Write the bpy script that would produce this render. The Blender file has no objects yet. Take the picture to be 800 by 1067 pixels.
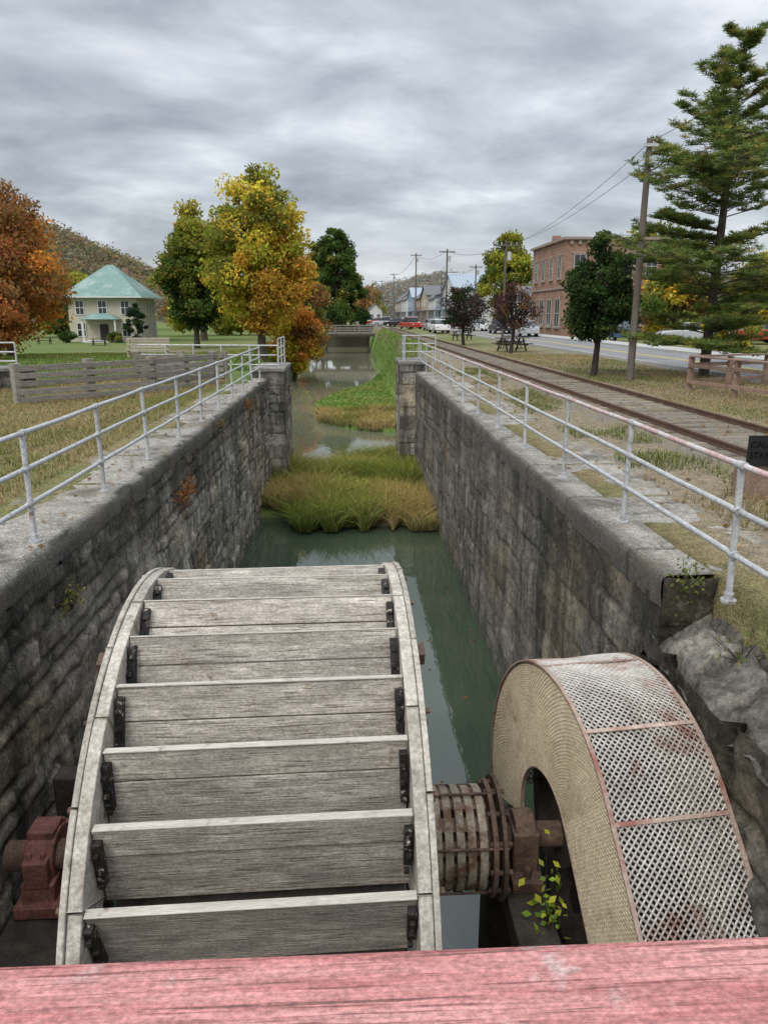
import bpy, math, random
import numpy as np
from mathutils import Vector, Matrix
random.seed(7); RNG=np.random.default_rng(7)
scene=bpy.context.scene
COL=scene.collection

# ------------------------------------------------------------ noise helpers
def _hash(ix,iy,seed):
    n=(ix.astype(np.int64)*374761393+iy.astype(np.int64)*668265263+seed*1274126177)&0xffffffff
    n=((n^(n>>13))*1274126177)&0xffffffff
    n=n^(n>>16)
    return (n&0xffff)/65535.0
def vnoise(x,y,seed=0):
    x=np.asarray(x,float);y=np.asarray(y,float)
    ix=np.floor(x);iy=np.floor(y);fx=x-ix;fy=y-iy
    fx=fx*fx*(3-2*fx);fy=fy*fy*(3-2*fy)
    a=_hash(ix,iy,seed);b=_hash(ix+1,iy,seed);c=_hash(ix,iy+1,seed);d=_hash(ix+1,iy+1,seed)
    return (a*(1-fx)+b*fx)*(1-fy)+(c*(1-fx)+d*fx)*fy
def fbm(x,y,seed=0,o=4):
    s=0;a=.5;t=0
    for i in range(o):
        s=s+a*vnoise(np.asarray(x)*2**i,np.asarray(y)*2**i,seed+i*17);t+=a;a*=.5
    return s/t
def sstep(a,b,x):
    t=np.clip((np.asarray(x,float)-a)/(b-a),0,1);return t*t*(3-2*t)

# ------------------------------------------------------------ materials
def newmat(name):
    m=bpy.data.materials.new(name);m.use_nodes=True
    nt=m.node_tree;b=nt.nodes['Principled BSDF'];return m,nt,b
def N(nt,t,**k):
    n=nt.nodes.new(t)
    for a,v in k.items(): setattr(n,a,v)
    return n
def L(nt,a,b): nt.links.new(a,b)
def ramp(nt,stops,fac):
    r=N(nt,'ShaderNodeValToRGB');e=r.color_ramp.elements
    while len(e)<len(stops): e.new(.5)
    for el,(p,c) in zip(e,stops): el.position=p;el.color=(c[0],c[1],c[2],1)
    L(nt,fac,r.inputs['Fac']);return r
def noise(nt,vec,scale,detail=5,rough=.6,dist=0,st=(1,1,1)):
    if st!=(1,1,1):
        m=N(nt,'ShaderNodeMapping');m.inputs['Scale'].default_value=st;L(nt,vec,m.inputs['Vector']);vec=m.outputs['Vector']
    n=N(nt,'ShaderNodeTexNoise');n.inputs['Scale'].default_value=scale;n.inputs['Detail'].default_value=detail
    n.inputs['Roughness'].default_value=rough;n.inputs['Distortion'].default_value=dist
    L(nt,vec,n.inputs['Vector']);return n.outputs['Fac']
def mixc(nt,fac,a,b,mode='MIX'):
    m=N(nt,'ShaderNodeMix',data_type='RGBA',blend_type=mode)
    if isinstance(fac,(int,float)): m.inputs[0].default_value=fac
    else: L(nt,fac,m.inputs[0])
    for s,i in ((a,6),(b,7)):
        if isinstance(s,tuple): m.inputs[i].default_value=(*s,1)
        else: L(nt,s,m.inputs[i])
    return m.outputs[2]
def bump(nt,b,h,strength=.4,dist=.02):
    n=N(nt,'ShaderNodeBump');n.inputs['Strength'].default_value=strength;n.inputs['Distance'].default_value=dist
    L(nt,h,n.inputs['Height']);L(nt,n.outputs['Normal'],b.inputs['Normal'])
def attr(nt,name):
    a=N(nt,'ShaderNodeAttribute');a.attribute_name=name;return a
def surf(name,c1,c2,scale=6,st=(1,1,1),rough=.85,bmp=.3,bdist=.01,c3=None,s3=1.5,t3=(.5,.65),fine=40,metal=0,tone=True,spec=.3,fa=(.55,1.3),c4=None,s4=3,t4=(.6,.7),st4=(1,1,1),grain=None):
    m,nt,b=newmat(name)
    tc=N(nt,'ShaderNodeTexCoord').outputs['Object']
    n=noise(nt,tc,scale,6,.65,0,st)
    c=ramp(nt,[(.3,c1),(.7,c2)],n).outputs['Color']
    nf=noise(nt,tc,fine,3,.6,0,st)
    c=mixc(nt,.6,c,ramp(nt,[(.3,(fa[0],)*3),(.7,(fa[1],)*3)],nf).outputs['Color'],'MULTIPLY')
    if c3:
        n3=noise(nt,tc,s3,7,.7,.3)
        f=ramp(nt,[(t3[0],(0,0,0)),(t3[1],(1,1,1))],n3).outputs['Color']
        c=mixc(nt,f,c,c3)
    if c4:
        n4=noise(nt,tc,s4,7,.7,.3,st4)
        f=ramp(nt,[(t4[0],(0,0,0)),(t4[1],(1,1,1))],n4).outputs['Color']
        c=mixc(nt,f,c,c4)
    if grain:
        # thin dark drying cracks along the grain and speckled wear
        ng=noise(nt,tc,grain[0],2,.5,.1,grain[1])
        c=mixc(nt,ramp(nt,[(.34,(.8,.8,.8)),(.40,(0,0,0))],ng).outputs['Color'],c,grain[2])
        nw=noise(nt,tc,grain[3],4,.75,0,(1,1.6,1.6))
        c=mixc(nt,.7,c,ramp(nt,[(.36,(.55,.54,.52)),(.64,(1.45,1.45,1.45))],nw).outputs['Color'],'MULTIPLY')
        nf=ng
    if tone:
        c=mixc(nt,1.0,c,attr(nt,'tone').outputs['Color'],'MULTIPLY')
    L(nt,c,b.inputs['Base Color']);b.inputs['Roughness'].default_value=rough;b.inputs['Metallic'].default_value=metal
    b.inputs['Specular IOR Level'].default_value=spec
    if bmp: bump(nt,b,nf,bmp,bdist)
    return m
def colattr_mat(name,rough=.9,transl=0.0,fine=25,bmp=.4,var=.5,stain=None,fine2=None):
    m,nt,b=newmat(name)
    tc=N(nt,'ShaderNodeTexCoord').outputs['Object']
    c=attr(nt,'Col').outputs['Color']
    if var:
        nf=noise(nt,tc,fine,6,.7)
        c=mixc(nt,var,c,ramp(nt,[(.3,(.4,.4,.4)),(.7,(1.6,1.6,1.6))],nf).outputs['Color'],'MULTIPLY')
        if fine2:
            nf=noise(nt,tc,fine2,3,.7)
            c=mixc(nt,.8,c,ramp(nt,[(.38,(.35,.33,.3)),(.62,(1.6,1.6,1.6))],nf).outputs['Color'],'MULTIPLY')
        if bmp: bump(nt,b,nf,bmp,.03)
    if stain:
        n3=noise(nt,tc,1.4,8,.75,.4)
        c=mixc(nt,ramp(nt,[(.48,(0,0,0)),(.62,(.85,.85,.85))],n3).outputs['Color'],c,stain)
        n4=noise(nt,tc,.8,8,.7,.2)
        c=mixc(nt,ramp(nt,[(.52,(0,0,0)),(.66,(.7,.7,.7))],n4).outputs['Color'],c,(.17,.13,.085))
    b.inputs['Roughness'].default_value=rough
    L(nt,c,b.inputs['Base Color'])
    b.inputs['Specular IOR Level'].default_value=.2
    out=nt.nodes['Material Output']
    if transl:
        d=N(nt,'ShaderNodeBsdfDiffuse');L(nt,c,d.inputs['Color'])
        t=N(nt,'ShaderNodeBsdfTranslucent');L(nt,c,t.inputs['Color'])
        mx=N(nt,'ShaderNodeMixShader');mx.inputs[0].default_value=transl
        L(nt,d.outputs[0],mx.inputs[1]);L(nt,t.outputs[0],mx.inputs[2]);L(nt,mx.outputs[0],out.inputs['Surface'])
        nt.nodes.remove(b)
    return m

# ------------------------------------------------------------ object helpers
def empty(name,loc=(0,0,0)):
    o=bpy.data.objects.new(name,None);o.location=loc;COL.objects.link(o);o.empty_display_size=.3;return o
def finish(o,parent):
    COL.objects.link(o)
    if parent is not None:
        o.parent=parent;o.location=-Vector(parent.location)
    return o
class B:
    def __init__(s,var=.12): s.v=[];s.f=[];s.t=[];s.var=var
    def _add(s,vs,fs,tone=None):
        n=len(s.v);s.v+= [tuple(p) for p in vs];s.f+=[tuple(i+n for i in f) for f in fs]
        if tone is None: tone=1+random.uniform(-s.var,s.var)
        s.t+=[tone]*len(vs);return s
    def box(s,c,d,rz=0,M=None,tone=None):
        hx,hy,hz=d[0]/2,d[1]/2,d[2]/2
        vs=[Vector((x,y,z)) for x in(-hx,hx) for y in(-hy,hy) for z in(-hz,hz)]
        if M is None: M=Matrix.Rotation(rz,3,'Z')
        vs=[M@p+Vector(c) for p in vs]
        return s._add(vs,[(0,1,3,2),(4,6,7,5),(0,4,5,1),(2,3,7,6),(0,2,6,4),(1,5,7,3)],tone)
    def tube(s,p0,p1,r0,r1=None,n=10,cap=True,tone=None):
        if r1 is None:r1=r0
        p0=Vector(p0);p1=Vector(p1);d=(p1-p0)
        if d.length<1e-6:return s
        d.normalize();u=d.orthogonal().normalized();w=d.cross(u)
        vs=[];
        for p,r in((p0,r0),(p1,r1)):
            for i in range(n):
                a=2*math.pi*i/n;vs.append(p+u*(r*math.cos(a))+w*(r*math.sin(a)))
        fs=[(i,(i+1)%n,n+(i+1)%n,n+i) for i in range(n)]
        if cap: fs+=[tuple(range(n))[::-1],tuple(range(n,2*n))]
        return s._add(vs,fs,tone)
    def path(s,pts,radii,n=8,tone=None):
        if tone is None: tone=1+random.uniform(-s.var,s.var)
        for i in range(len(pts)-1):
            s.tube(pts[i],pts[i+1],radii[i],radii[i+1],n,True,tone)
        return s
    def plank(s,p0,p1,w,th,up=(0,0,1),tone=None):
        p0=Vector(p0);p1=Vector(p1);d=p1-p0;l=d.length;d.normalize();up=Vector(up)
        sd=d.cross(up).normalized();u2=sd.cross(d)
        M=Matrix((d,sd,u2)).transposed()
        return s.box((p0+p1)/2,(l,w,th),M=M,tone=tone)
    def prism(s,poly,ax0,ax1,axis='X',tone=None):
        n=len(poly);vs=[]
        for a in(ax0,ax1):
            for p in poly:
                vs.append({'X':(a,p[0],p[1]),'Y':(p[0],a,p[1]),'Z':(p[0],p[1],a)}[axis])
        fs=[(i,(i+1)%n,n+(i+1)%n,n+i) for i in range(n)]+[tuple(range(n))[::-1],tuple(range(n,2*n))]
        return s._add(vs,fs,tone)
    def annulus(s,cx,cy,cz,r0,r1,x0,x1,n=64,a0=0,a1=2*math.pi,tone=None,full=True):
        vs=[];
        m=n if full else n+1
        for i in range(m):
            a=a0+(a1-a0)*i/n
            for x,r in((x0,r0),(x0,r1),(x1,r1),(x1,r0)):
                vs.append((x,cy-r*math.cos(a),cz+r*math.sin(a)))
        fs=[]
        for i in range(n):
            j=(i+1)%m
            for k in range(4):
                k2=(k+1)%4
                fs.append((4*i+k,4*i+k2,4*j+k2,4*j+k))
        if not full: fs+=[(0,1,2,3),(4*n+3,4*n+2,4*n+1,4*n)]
        return s._add(vs,fs,tone)
    def obj(s,name,mat,parent=None,smooth=False,bevel=0):
        me=bpy.data.meshes.new(name);me.from_pydata(s.v,[],s.f)
        a=me.attributes.new('tone','FLOAT_COLOR','POINT')
        t=np.repeat(np.array(s.t,dtype=np.float32)[:,None],4,1);t[:,3]=1
        a.data.foreach_set('color',t.ravel())
        me.materials.append(mat)
        if smooth:
            me.polygons.foreach_set('use_smooth',[True]*len(me.polygons))
            try: me.set_sharp_from_angle(angle=math.radians(40))
            except Exception: pass
        me.update()
        o=bpy.data.objects.new(name,me)
        if bevel:
            md=o.modifiers.new('bevel','BEVEL');md.width=bevel;md.segments=2;md.limit_method='ANGLE'
        return finish(o,parent)
def npmesh(name,V,F,mat,cols=None,parent=None,smooth=False,k=4):
    me=bpy.data.meshes.new(name);V=np.asarray(V,np.float32);F=np.asarray(F,np.int32)
    me.vertices.add(len(V));me.vertices.foreach_set('co',V.ravel())
    me.loops.add(F.size);me.loops.foreach_set('vertex_index',F.ravel())
    me.polygons.add(len(F));me.polygons.foreach_set('loop_start',np.arange(0,F.size,F.shape[1],dtype=np.int32))
    try: me.polygons.foreach_set('loop_total',np.full(len(F),F.shape[1],dtype=np.int32))
    except Exception: pass
    if smooth: me.polygons.foreach_set('use_smooth',np.ones(len(F),bool))
    if cols is not None:
        a=me.attributes.new('Col','FLOAT_COLOR','POINT')
        c=np.ones((len(V),4),np.float32);c[:,:3]=cols;a.data.foreach_set('color',c.ravel())
    me.materials.append(mat);me.update(calc_edges=True);me.validate()
    o=bpy.data.objects.new(name,me);return finish(o,parent)
def grid_faces(nu,nv):
    i=np.arange(nu-1)[:,None]*nv+np.arange(nv-1)[None,:]
    i=i.ravel();return np.stack([i,i+nv,i+nv+1,i+1],1)
def leaves(name,C,S,cols,mat,parent=None,flat=0.0):
    n=len(C);u=RNG.normal(size=(n,3));u/=np.linalg.norm(u,axis=1)[:,None]
    w=RNG.normal(size=(n,3));
    if flat: w[:,2]*=flat;u[:,2]*=flat;u/=np.linalg.norm(u,axis=1)[:,None]
    w-=u*(u*w).sum(1)[:,None];w/=np.linalg.norm(w,axis=1)[:,None]
    S=np.asarray(S)[:,None]
    V=np.stack([C-u*S,C-w*S*.62,C+u*S,C+w*S*.62],1).reshape(-1,3)
    F=np.arange(4*n).reshape(n,4)
    return npmesh(name,V,F,mat,np.repeat(cols,4,0),parent)
def blades(name,P,H,W,cols,mat,lean=.35,parent=None,tip=(1.25,1.15,.8)):
    n=len(P);a=RNG.uniform(0,2*np.pi,n);dx=np.cos(a);dy=np.sin(a)
    b=RNG.uniform(0,2*np.pi,n);ln=RNG.uniform(.05,lean,n)*H
    ox=np.cos(b)*ln;oy=np.sin(b)*ln
    W=np.broadcast_to(W,(n,))
    s=np.stack([dx*W/2,dy*W/2,np.zeros(n)],1)
    mid=P+np.stack([ox*.35,oy*.35,H*.6],1);top=P+np.stack([ox*1.2,oy*1.2,H],1)
    V=np.stack([P-s,P+s,mid+s*.8,mid-s*.8,top+s*.1,top-s*.1],1).reshape(-1,3)
    i=np.arange(n)[:,None]*6
    F=np.concatenate([i+np.array([0,1,2,3]),i+np.array([3,2,4,5])],0)
    c=np.repeat(cols[:,None,:],6,1).copy();c[:,0:2]*=.6;c[:,4:6]*=np.array(tip)
    return npmesh(name,V,F,mat,c.reshape(-1,3),parent)

M_leaf=colattr_mat('leaf_foliage',.7,.42,var=0)
M_grassb=colattr_mat('grass_blades',.9,.2,var=0)
M_ground=colattr_mat('ground_soil_grass',.95,0,7,.8,.75,fine2=45)
M_wood=surf('weathered_oak',(.25,.22,.18),(.54,.49,.425),1.8,(1.2,9,9),.85,.7,.006,c3=(.19,.125,.07),s3=4.2,t3=(.64,.70),fine=9,fa=(.45,1.35),c4=(.24,.215,.185),s4=1.8,t4=(.46,.66),st4=(1,2.5,2.5),grain=(4,(1,28,28),(.10,.08,.06),55))
M_rim=surf('weathered_rim_wood',(.26,.23,.19),(.52,.475,.41),7,(1,1,1),.85,.6,.006,c3=(.12,.10,.075),s3=3.5,t3=(.55,.70),fine=45,fa=(.45,1.4))
M_darkwood=surf('dark_wet_wood',(.03,.024,.018),(.08,.065,.05),6,(1,1,1),.8,.5)
M_fencewood=surf('grey_fence_wood',(.16,.14,.12),(.30,.27,.23),5,(1,1,4),.9,.4)
M_black=surf('black_flaking_iron',(.008,.008,.008),(.03,.025,.022),25,rough=.6,c3=(.35,.30,.25),s3=22,t3=(.58,.64))
M_rust=surf('rusty_iron',(.085,.05,.035),(.19,.125,.085),12,rough=.8,bmp=.5,c3=(.05,.03,.022),s3=5)
M_gear=surf('dark_greased_gear',(.02,.017,.015),(.06,.045,.038),12,rough=.7,bmp=.5)
M_creamrust=surf('cream_paint_rusted_iron',(.27,.22,.155),(.40,.34,.25),9,rough=.75,bmp=.4,c3=(.15,.08,.045),s3=6,t3=(.46,.58))
M_redrust=surf('red_oxide_iron',(.19,.065,.05),(.29,.13,.10),10,rough=.7,bmp=.5,c3=(.09,.045,.035),s3=7)
M_frame=surf('rust_tan_angle_iron',(.29,.20,.155),(.42,.33,.27),8,rough=.75,bmp=.4,c3=(.24,.10,.075),s3=2.2,t3=(.5,.62))
M_galv=surf('galvanised_pipe',(.36,.365,.37),(.55,.555,.55),14,rough=.55,bmp=.2,c3=(.20,.15,.11),s3=9,t3=(.58,.68),metal=.15,spec=.5)
M_galvred=surf('faded_red_pipe',(.40,.25,.23),(.54,.40,.38),10,rough=.6,bmp=.2,c3=(.48,.47,.46),s3=3,t3=(.5,.6))
M_meshm=surf('expanded_steel',(.40,.37,.33),(.58,.55,.50),7,rough=.6,bmp=.1,c3=(.25,.12,.085),s3=1.6,t3=(.54,.68),metal=.1)
M_meshside=surf('tan_expanded_steel',(.40,.33,.22),(.52,.44,.31),5,rough=.75,bmp=.1,c3=(.22,.14,.08),s3=2,t3=(.6,.7))
M_conc=surf('worn_concrete',(.15,.145,.13),(.28,.265,.24),2.2,rough=.95,bmp=.6,bdist=.012,c3=(.07,.07,.055),s3=1.3,t3=(.50,.66),fine=28,tone=False)
M_concv=colattr_mat('worn_coping_concrete',.95,0,16,.7,.6,stain=(.10,.092,.075),fine2=70)
M_redwood=surf('faded_red_painted_board',(.36,.115,.11),(.54,.28,.26),3,(1.2,18,18),.75,.8,.003,c3=(.46,.38,.35),s3=9,t3=(.60,.70),fine=14,fa=(.6,1.3),c4=(.17,.085,.075),s4=3.0,t4=(.62,.66),st4=(.9,30,30),grain=(7,(1,40,40),(.19,.07,.065),160))

def stone_mat():
    m,nt,b=newmat('limestone_masonry')
    tc=N(nt,'ShaderNodeTexCoord').outputs['Object']
    c=attr(nt,'Col').outputs['Color']
    n1=noise(nt,tc,2.5,8,.7)
    c=mixc(nt,.9,c,ramp(nt,[(.3,(.5,.5,.5)),(.7,(1.6,1.56,1.48))],n1).outputs['Color'],'MULTIPLY')
    streak=noise(nt,tc,1.0,6,.65,.2,(3.0,3.0,.3))
    f=ramp(nt,[(.45,(0,0,0)),(.64,(.85,.85,.85))],streak).outputs['Color']
    c=mixc(nt,f,c,(.038,.036,.031))
    n2=noise(nt,tc,18,7,.78)
    c=mixc(nt,.85,c,ramp(nt,[(.35,(.35,.35,.35)),(.65,(1.6,1.58,1.55))],n2).outputs['Color'],'MULTIPLY')
    li=noise(nt,tc,6,9,.82)
    f2=ramp(nt,[(.56,(0,0,0)),(.66,(.8,.8,.8))],li).outputs['Color']
    c=mixc(nt,f2,c,(.31,.29,.25))
    mo=noise(nt,tc,2.1,8,.8,.3)
    c=mixc(nt,ramp(nt,[(.56,(0,0,0)),(.68,(.6,.6,.6))],mo).outputs['Color'],c,(.07,.075,.035))
    L(nt,c,b.inputs['Base Color']);b.inputs['Roughness'].default_value=.93;b.inputs['Specular IOR Level'].default_value=.2
    bump(nt,b,n2,1.0,.05);return m
M_stone=stone_mat()

XL,XR=-2.65,2.48; WZ=-3.85
YL_END,YR_END=25.0,27.6

# ------------------------------------------------------------ ground
def bar_edge(y):
    return np.interp(y,[37,38.5,41,50,56,64,78,150],[4,0.6,-1.4,-2.3,-1.2,1.4,3.4,3.9])
def base_z(x,y):
    return np.where(x<-3,-1.15*sstep(28,75,y),0)-0.0
def ground_z(x,y):
    x=np.asarray(x,float);y=np.asarray(y,float)
    bz=base_z(x,y)+ (fbm(x*.35,y*.35,3)-.5)*.16*sstep(4.2,6,np.abs(x))*(1-((x>4.6)&(x<9)))
    lb=np.interp(y,[28,36,60],[-3.4,-5.9,-7.9]);lw=np.interp(y,[28,36,60,150],[-2.9,-3.5,-4.2,-4.0])+.35*np.sin(y*.35)*sstep(30,36,y)
    rb=np.interp(y,[28,34,60],[3.0,4.3,4.7])
    z=bz.copy()
    bed=np.full_like(x,-4.5)
    bar=(y>36)&(x>bar_edge(y))
    bed=np.where(bar,-3.7+.12*fbm(x,y,9),bed)
    reed=(y>20.6+1.1*(vnoise(x*.9,x*0+3,5)-.5)*2)&(y<29.0+1.0*np.sin(x*.9))
    bed=np.where(reed,-3.72,bed)
    tl=sstep(0,1,(x-lb)/(lw-lb))
    tr=sstep(0,1,(rb+.2-x)/1.6)
    inside=np.where(x<0,tl,tr)
    zc=bz*(1-inside)+bed*inside
    z=np.where((y>27.9)&(y<146),zc,z)
    lock=(y<=27.9)&(x>-3.1)&(x<2.9)
    return np.where(lock,bed,z)
xs=np.unique(np.concatenate([np.array([-900,-500,-300,-200,-150,-110,-80,-60,-45,-35,-28,-22,-18,-15]),np.arange(-13,13.01,.33),[-3.11,-3.09,2.89,2.91],np.array([14,16,18,20,24,28,35,45,60,80,120,180,260,400,900])]))
ys=np.unique(np.concatenate([[-60,-30,-12,-5],np.arange(-2,60,.5),[27.89,27.91],np.arange(60,150,1.5),[145.9,146.1],np.array([155,165,180,200,230,270,330,400,500,700,1000,1600])]))
GX,GY=np.meshgrid(xs,ys,indexing='ij')
GZ=ground_z(GX,GY)
dry=np.array([.23,.175,.095]);green=np.array([.10,.145,.035]);tan=np.array([.235,.195,.14]);lush=np.array([.12,.19,.04]);mud_and_shade=np.array([.06,.055,.035])
def gcol(x,y,z):
    n1=fbm(x*.25,y*.25,21);n2=fbm(x*1.3,y*1.3,33)
    g=np.where(x<0,.35+.65*sstep(14,26,y+ (n1-.5)*14)+sstep(-6,-9,x)*.5*(n2>.45),sstep(30,70,y+(n1-.5)*40)*.55+.25)
    g=np.clip(g+(n2-.5)*.9,0,1)[...,None]
    c=dry*(1-g)+green*g
    t=((x>3.5)&(x<12.5))*sstep(.42,.62,n1)*.7
    t=np.maximum(t,((x>3.3)&(x<5.2)&(y<40))*.75)
    c=c*(1-t[...,None])+tan*t[...,None]
    n3=sstep(.5,.7,fbm(x*.09,y*.06,44))[...,None]*(y>60)[...,None]*.5
    c=c*(1-n3)+np.array([.20,.17,.08])*n3
    bank=((z<-1.3)&(y>27.9)&(np.abs(x)<9)&(y<150))
    c=np.where(bank[...,None],lush*(.7+.6*n2[...,None]),c)
    c=np.where(((y>138)&(y<152)&(np.abs(x)<5.5))[...,None],mud_and_shade*.7,c)  # canal-end bank: shade beneath the footbridge painted into the soil colour
    return np.where(((z<-4.0))[...,None],mud_and_shade,c)
npmesh('ground',np.stack([GX,GY,GZ],-1).reshape(-1,3),grid_faces(len(xs),len(ys)),M_ground,gcol(GX,GY,GZ).reshape(-1,3),smooth=False)

def water_mat():
    m,nt,b=newmat('murky_canal_water')
    tc=N(nt,'ShaderNodeTexCoord').outputs['Object']
    n=noise(nt,tc,.35,4,.6)
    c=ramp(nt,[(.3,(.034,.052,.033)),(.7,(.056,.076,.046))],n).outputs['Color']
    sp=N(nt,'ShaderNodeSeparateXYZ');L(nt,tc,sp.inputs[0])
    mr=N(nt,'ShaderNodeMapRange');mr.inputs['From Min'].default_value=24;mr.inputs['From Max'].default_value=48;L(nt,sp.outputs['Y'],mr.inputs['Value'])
    c=mixc(nt,mr.outputs[0],c,(.19,.185,.12))  # far water: silt tint plus sky reflection painted into the base colour
    L(nt,c,b.inputs['Base Color']);b.inputs['Roughness'].default_value=.025;b.inputs['IOR'].default_value=1.42
    b.inputs['Specular IOR Level'].default_value=1.0
    w=noise(nt,tc,2.2,3,.5,.3,(1,.6,1));bump(nt,b,w,.09,.03);return m
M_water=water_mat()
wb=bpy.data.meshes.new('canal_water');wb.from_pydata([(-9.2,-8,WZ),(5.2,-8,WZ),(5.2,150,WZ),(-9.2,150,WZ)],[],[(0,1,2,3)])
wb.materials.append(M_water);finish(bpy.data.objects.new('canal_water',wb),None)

# ------------------------------------------------------------ masonry
def panel(name,O,u,length,nrm,height,ch,seed,parent,su=.045,sz=.04,amp=.03,base=(.20,.19,.17),topdark=.45,bl=1.0,jk=1.0,tv=.42):
    rg=np.random.default_rng(seed)
    nu=int(length/su)+1;nz=int(height/sz)+1
    a=np.linspace(0,length,nu);b_=np.linspace(0,height,nz)
    A,Bz=np.meshgrid(a,b_,indexing='ij')
    wob=(fbm(A*1.1,Bz*1.1,seed)-.5)*.07+(vnoise(A*6,Bz*6,seed+3)-.5)*.026
    bz=Bz+wob
    ncs=int(height/ch)+4
    hs=np.cumsum(rg.uniform(.6,1.4,ncs)*ch);hs=np.concatenate([[-.3],hs])
    ci=np.clip(np.searchsorted(hs,bz)-1,0,ncs-1)
    dz=np.minimum(bz-hs[ci],hs[np.minimum(ci+1,ncs)]-bz)
    tone=np.ones_like(A);off=np.zeros_like(A);da=np.ones_like(A)
    for j in range(ncs):
        m=ci==j
        if not m.any():continue
        e=np.concatenate([[-1],np.cumsum(rg.uniform(.3,1.3,int(length/.45)+8)*bl)-1])
        aa=A[m]+wob[m]*1.4
        k=np.clip(np.searchsorted(e,aa)-1,0,len(e)-2)
        da[m]=np.minimum(aa-e[k],e[k+1]-aa)
        tt=rg.uniform(1-tv,1+tv,len(e));oo=rg.uniform(-1,1,len(e))
        tone[m]=tt[k];off[m]=oo[k]
    d=np.minimum(dz,da)
    jv=.25+.75*sstep(.38,.6,fbm(A*.9,Bz*1.4,seed+31))
    jt=(1-sstep(.008,.034,d))*jv*jk
    disp=off*amp*.8+(fbm(A*5,Bz*5,seed+4,5)-.5)*amp*2.2+(fbm(A*1.0,Bz*1.0,seed+14,3)-.5)*amp*2-jt*amp*1.3
    O=np.array(O,float);u=np.array(u,float);nr=np.array(nrm,float)
    V=O+A[...,None]*u+np.stack([0*A,0*A,-Bz],-1)+disp[...,None]*nr
    col=np.array(base)*tone[...,None]*(1-.65*jt[...,None])
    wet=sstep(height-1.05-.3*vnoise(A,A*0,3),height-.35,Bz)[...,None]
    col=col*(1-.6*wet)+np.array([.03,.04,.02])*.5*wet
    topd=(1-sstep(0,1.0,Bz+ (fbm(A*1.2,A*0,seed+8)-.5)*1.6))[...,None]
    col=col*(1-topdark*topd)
    warm=sstep(.5,.7,fbm(A*.7,Bz*.9,seed+2))[...,None]
    col=col*(1+warm*np.array([.16,.06,-.1]))
    return npmesh(name,V.reshape(-1,3),grid_faces(nu,nz),M_stone,col.reshape(-1,3),parent)

def coping(name,x_in,sgn,y0,y1,width,th,seed,parent,z=0.0,amp=.03):
    ny=int((y1-y0)/.06)+1;yy=np.linspace(y0,y1,ny)
    prof=[(width+.25,-.12),(width,0)]+[(width*(1-i/14),0) for i in range(1,14)]+[(.05,0),(.012,-.02),(-.0,-.06),(0,-.14),(.01,-th)]
    V=[];C=[]
    for k,(px,pz) in enumerate(prof):
        edge=sstep(.5,0,np.full(ny,px))
        nx=(fbm(yy*3.2,yy*0+k*.15,seed,5)-.5)*amp*2.6*(edge+.1)
        if k<2: nx=nx+(fbm(yy*.7,yy*0,seed+30,4)-.5)*.5
        chip=np.maximum(0,fbm(yy*2.9,yy*0,seed+3,4)-.56)*.35*(px<.06)
        jn=(np.abs((yy/1.9+.25*seed)%1-.5)>.487)*(.018)*(k>1)
        nz=(fbm(yy*1.2,yy*0+px*2,seed+6,4)-.5)*amp*1.1-chip*(pz>-.1)*.6-jn
        if k==0:nz=nz*0
        V.append(np.stack([x_in+sgn*(px+nx+chip*.6),yy,z+pz+nz],-1))
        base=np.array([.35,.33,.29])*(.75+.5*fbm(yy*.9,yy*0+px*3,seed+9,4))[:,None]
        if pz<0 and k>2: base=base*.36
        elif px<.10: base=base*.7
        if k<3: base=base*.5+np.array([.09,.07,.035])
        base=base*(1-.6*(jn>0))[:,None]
        C.append(base)
    return npmesh(name,np.array(V).reshape(-1,3),grid_faces(len(prof),ny),M_concv,np.array(C).reshape(-1,3),parent,smooth=True)

lw=empty('stone_lock_wall',(XL,12,0))
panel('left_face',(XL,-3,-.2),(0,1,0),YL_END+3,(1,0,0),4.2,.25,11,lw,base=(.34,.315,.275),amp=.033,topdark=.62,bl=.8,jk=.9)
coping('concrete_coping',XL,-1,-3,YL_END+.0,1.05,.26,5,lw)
rw=empty('stone_lock_wall',(XR,12,0))
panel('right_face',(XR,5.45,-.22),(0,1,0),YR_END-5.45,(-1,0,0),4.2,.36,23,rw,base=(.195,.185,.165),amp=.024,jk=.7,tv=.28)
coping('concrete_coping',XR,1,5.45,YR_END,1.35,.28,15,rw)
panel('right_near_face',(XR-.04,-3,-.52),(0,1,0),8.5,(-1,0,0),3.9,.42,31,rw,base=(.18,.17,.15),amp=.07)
nu=260;nv=60
uu,vv=np.meshgrid(np.linspace(-3,5.6,nu),np.linspace(0,1.6,nv),indexing='ij')
ju=uu+.35*(fbm(uu*2,vv*2,77)-.5);jv_=vv+.35*(fbm(uu*2,vv*2,78)-.5)
blk=_hash(np.floor(ju*1.9+.5*np.floor(jv_*2.6)),np.floor(jv_*2.6),8)
e1=np.minimum(np.abs((ju*1.9+.5*np.floor(jv_*2.6))%1-.5),.5);e2=np.abs((jv_*2.6)%1-.5)
crack=sstep(.44,.5,np.maximum(e1,e2))
zz=-.55+sstep(0,.7,vv)*.36+(blk-.5)*.16+(fbm(uu*7,vv*7,6,5)-.5)*.16-crack*.10-.12*sstep(.12,0,vv)
colr=np.array([.24,.225,.20])*(.5+.9*fbm(uu*2,vv*2,12))[...,None]*(1-.6*crack[...,None])*(.7+.6*blk[...,None])
npmesh('broken_ledge',np.stack([XR-.07+vv+(fbm(uu*4,vv*3,9)-.5)*.12,uu,zz],-1).reshape(-1,3),grid_faces(nu,nv),M_stone,colr.reshape(-1,3),rw)
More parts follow.
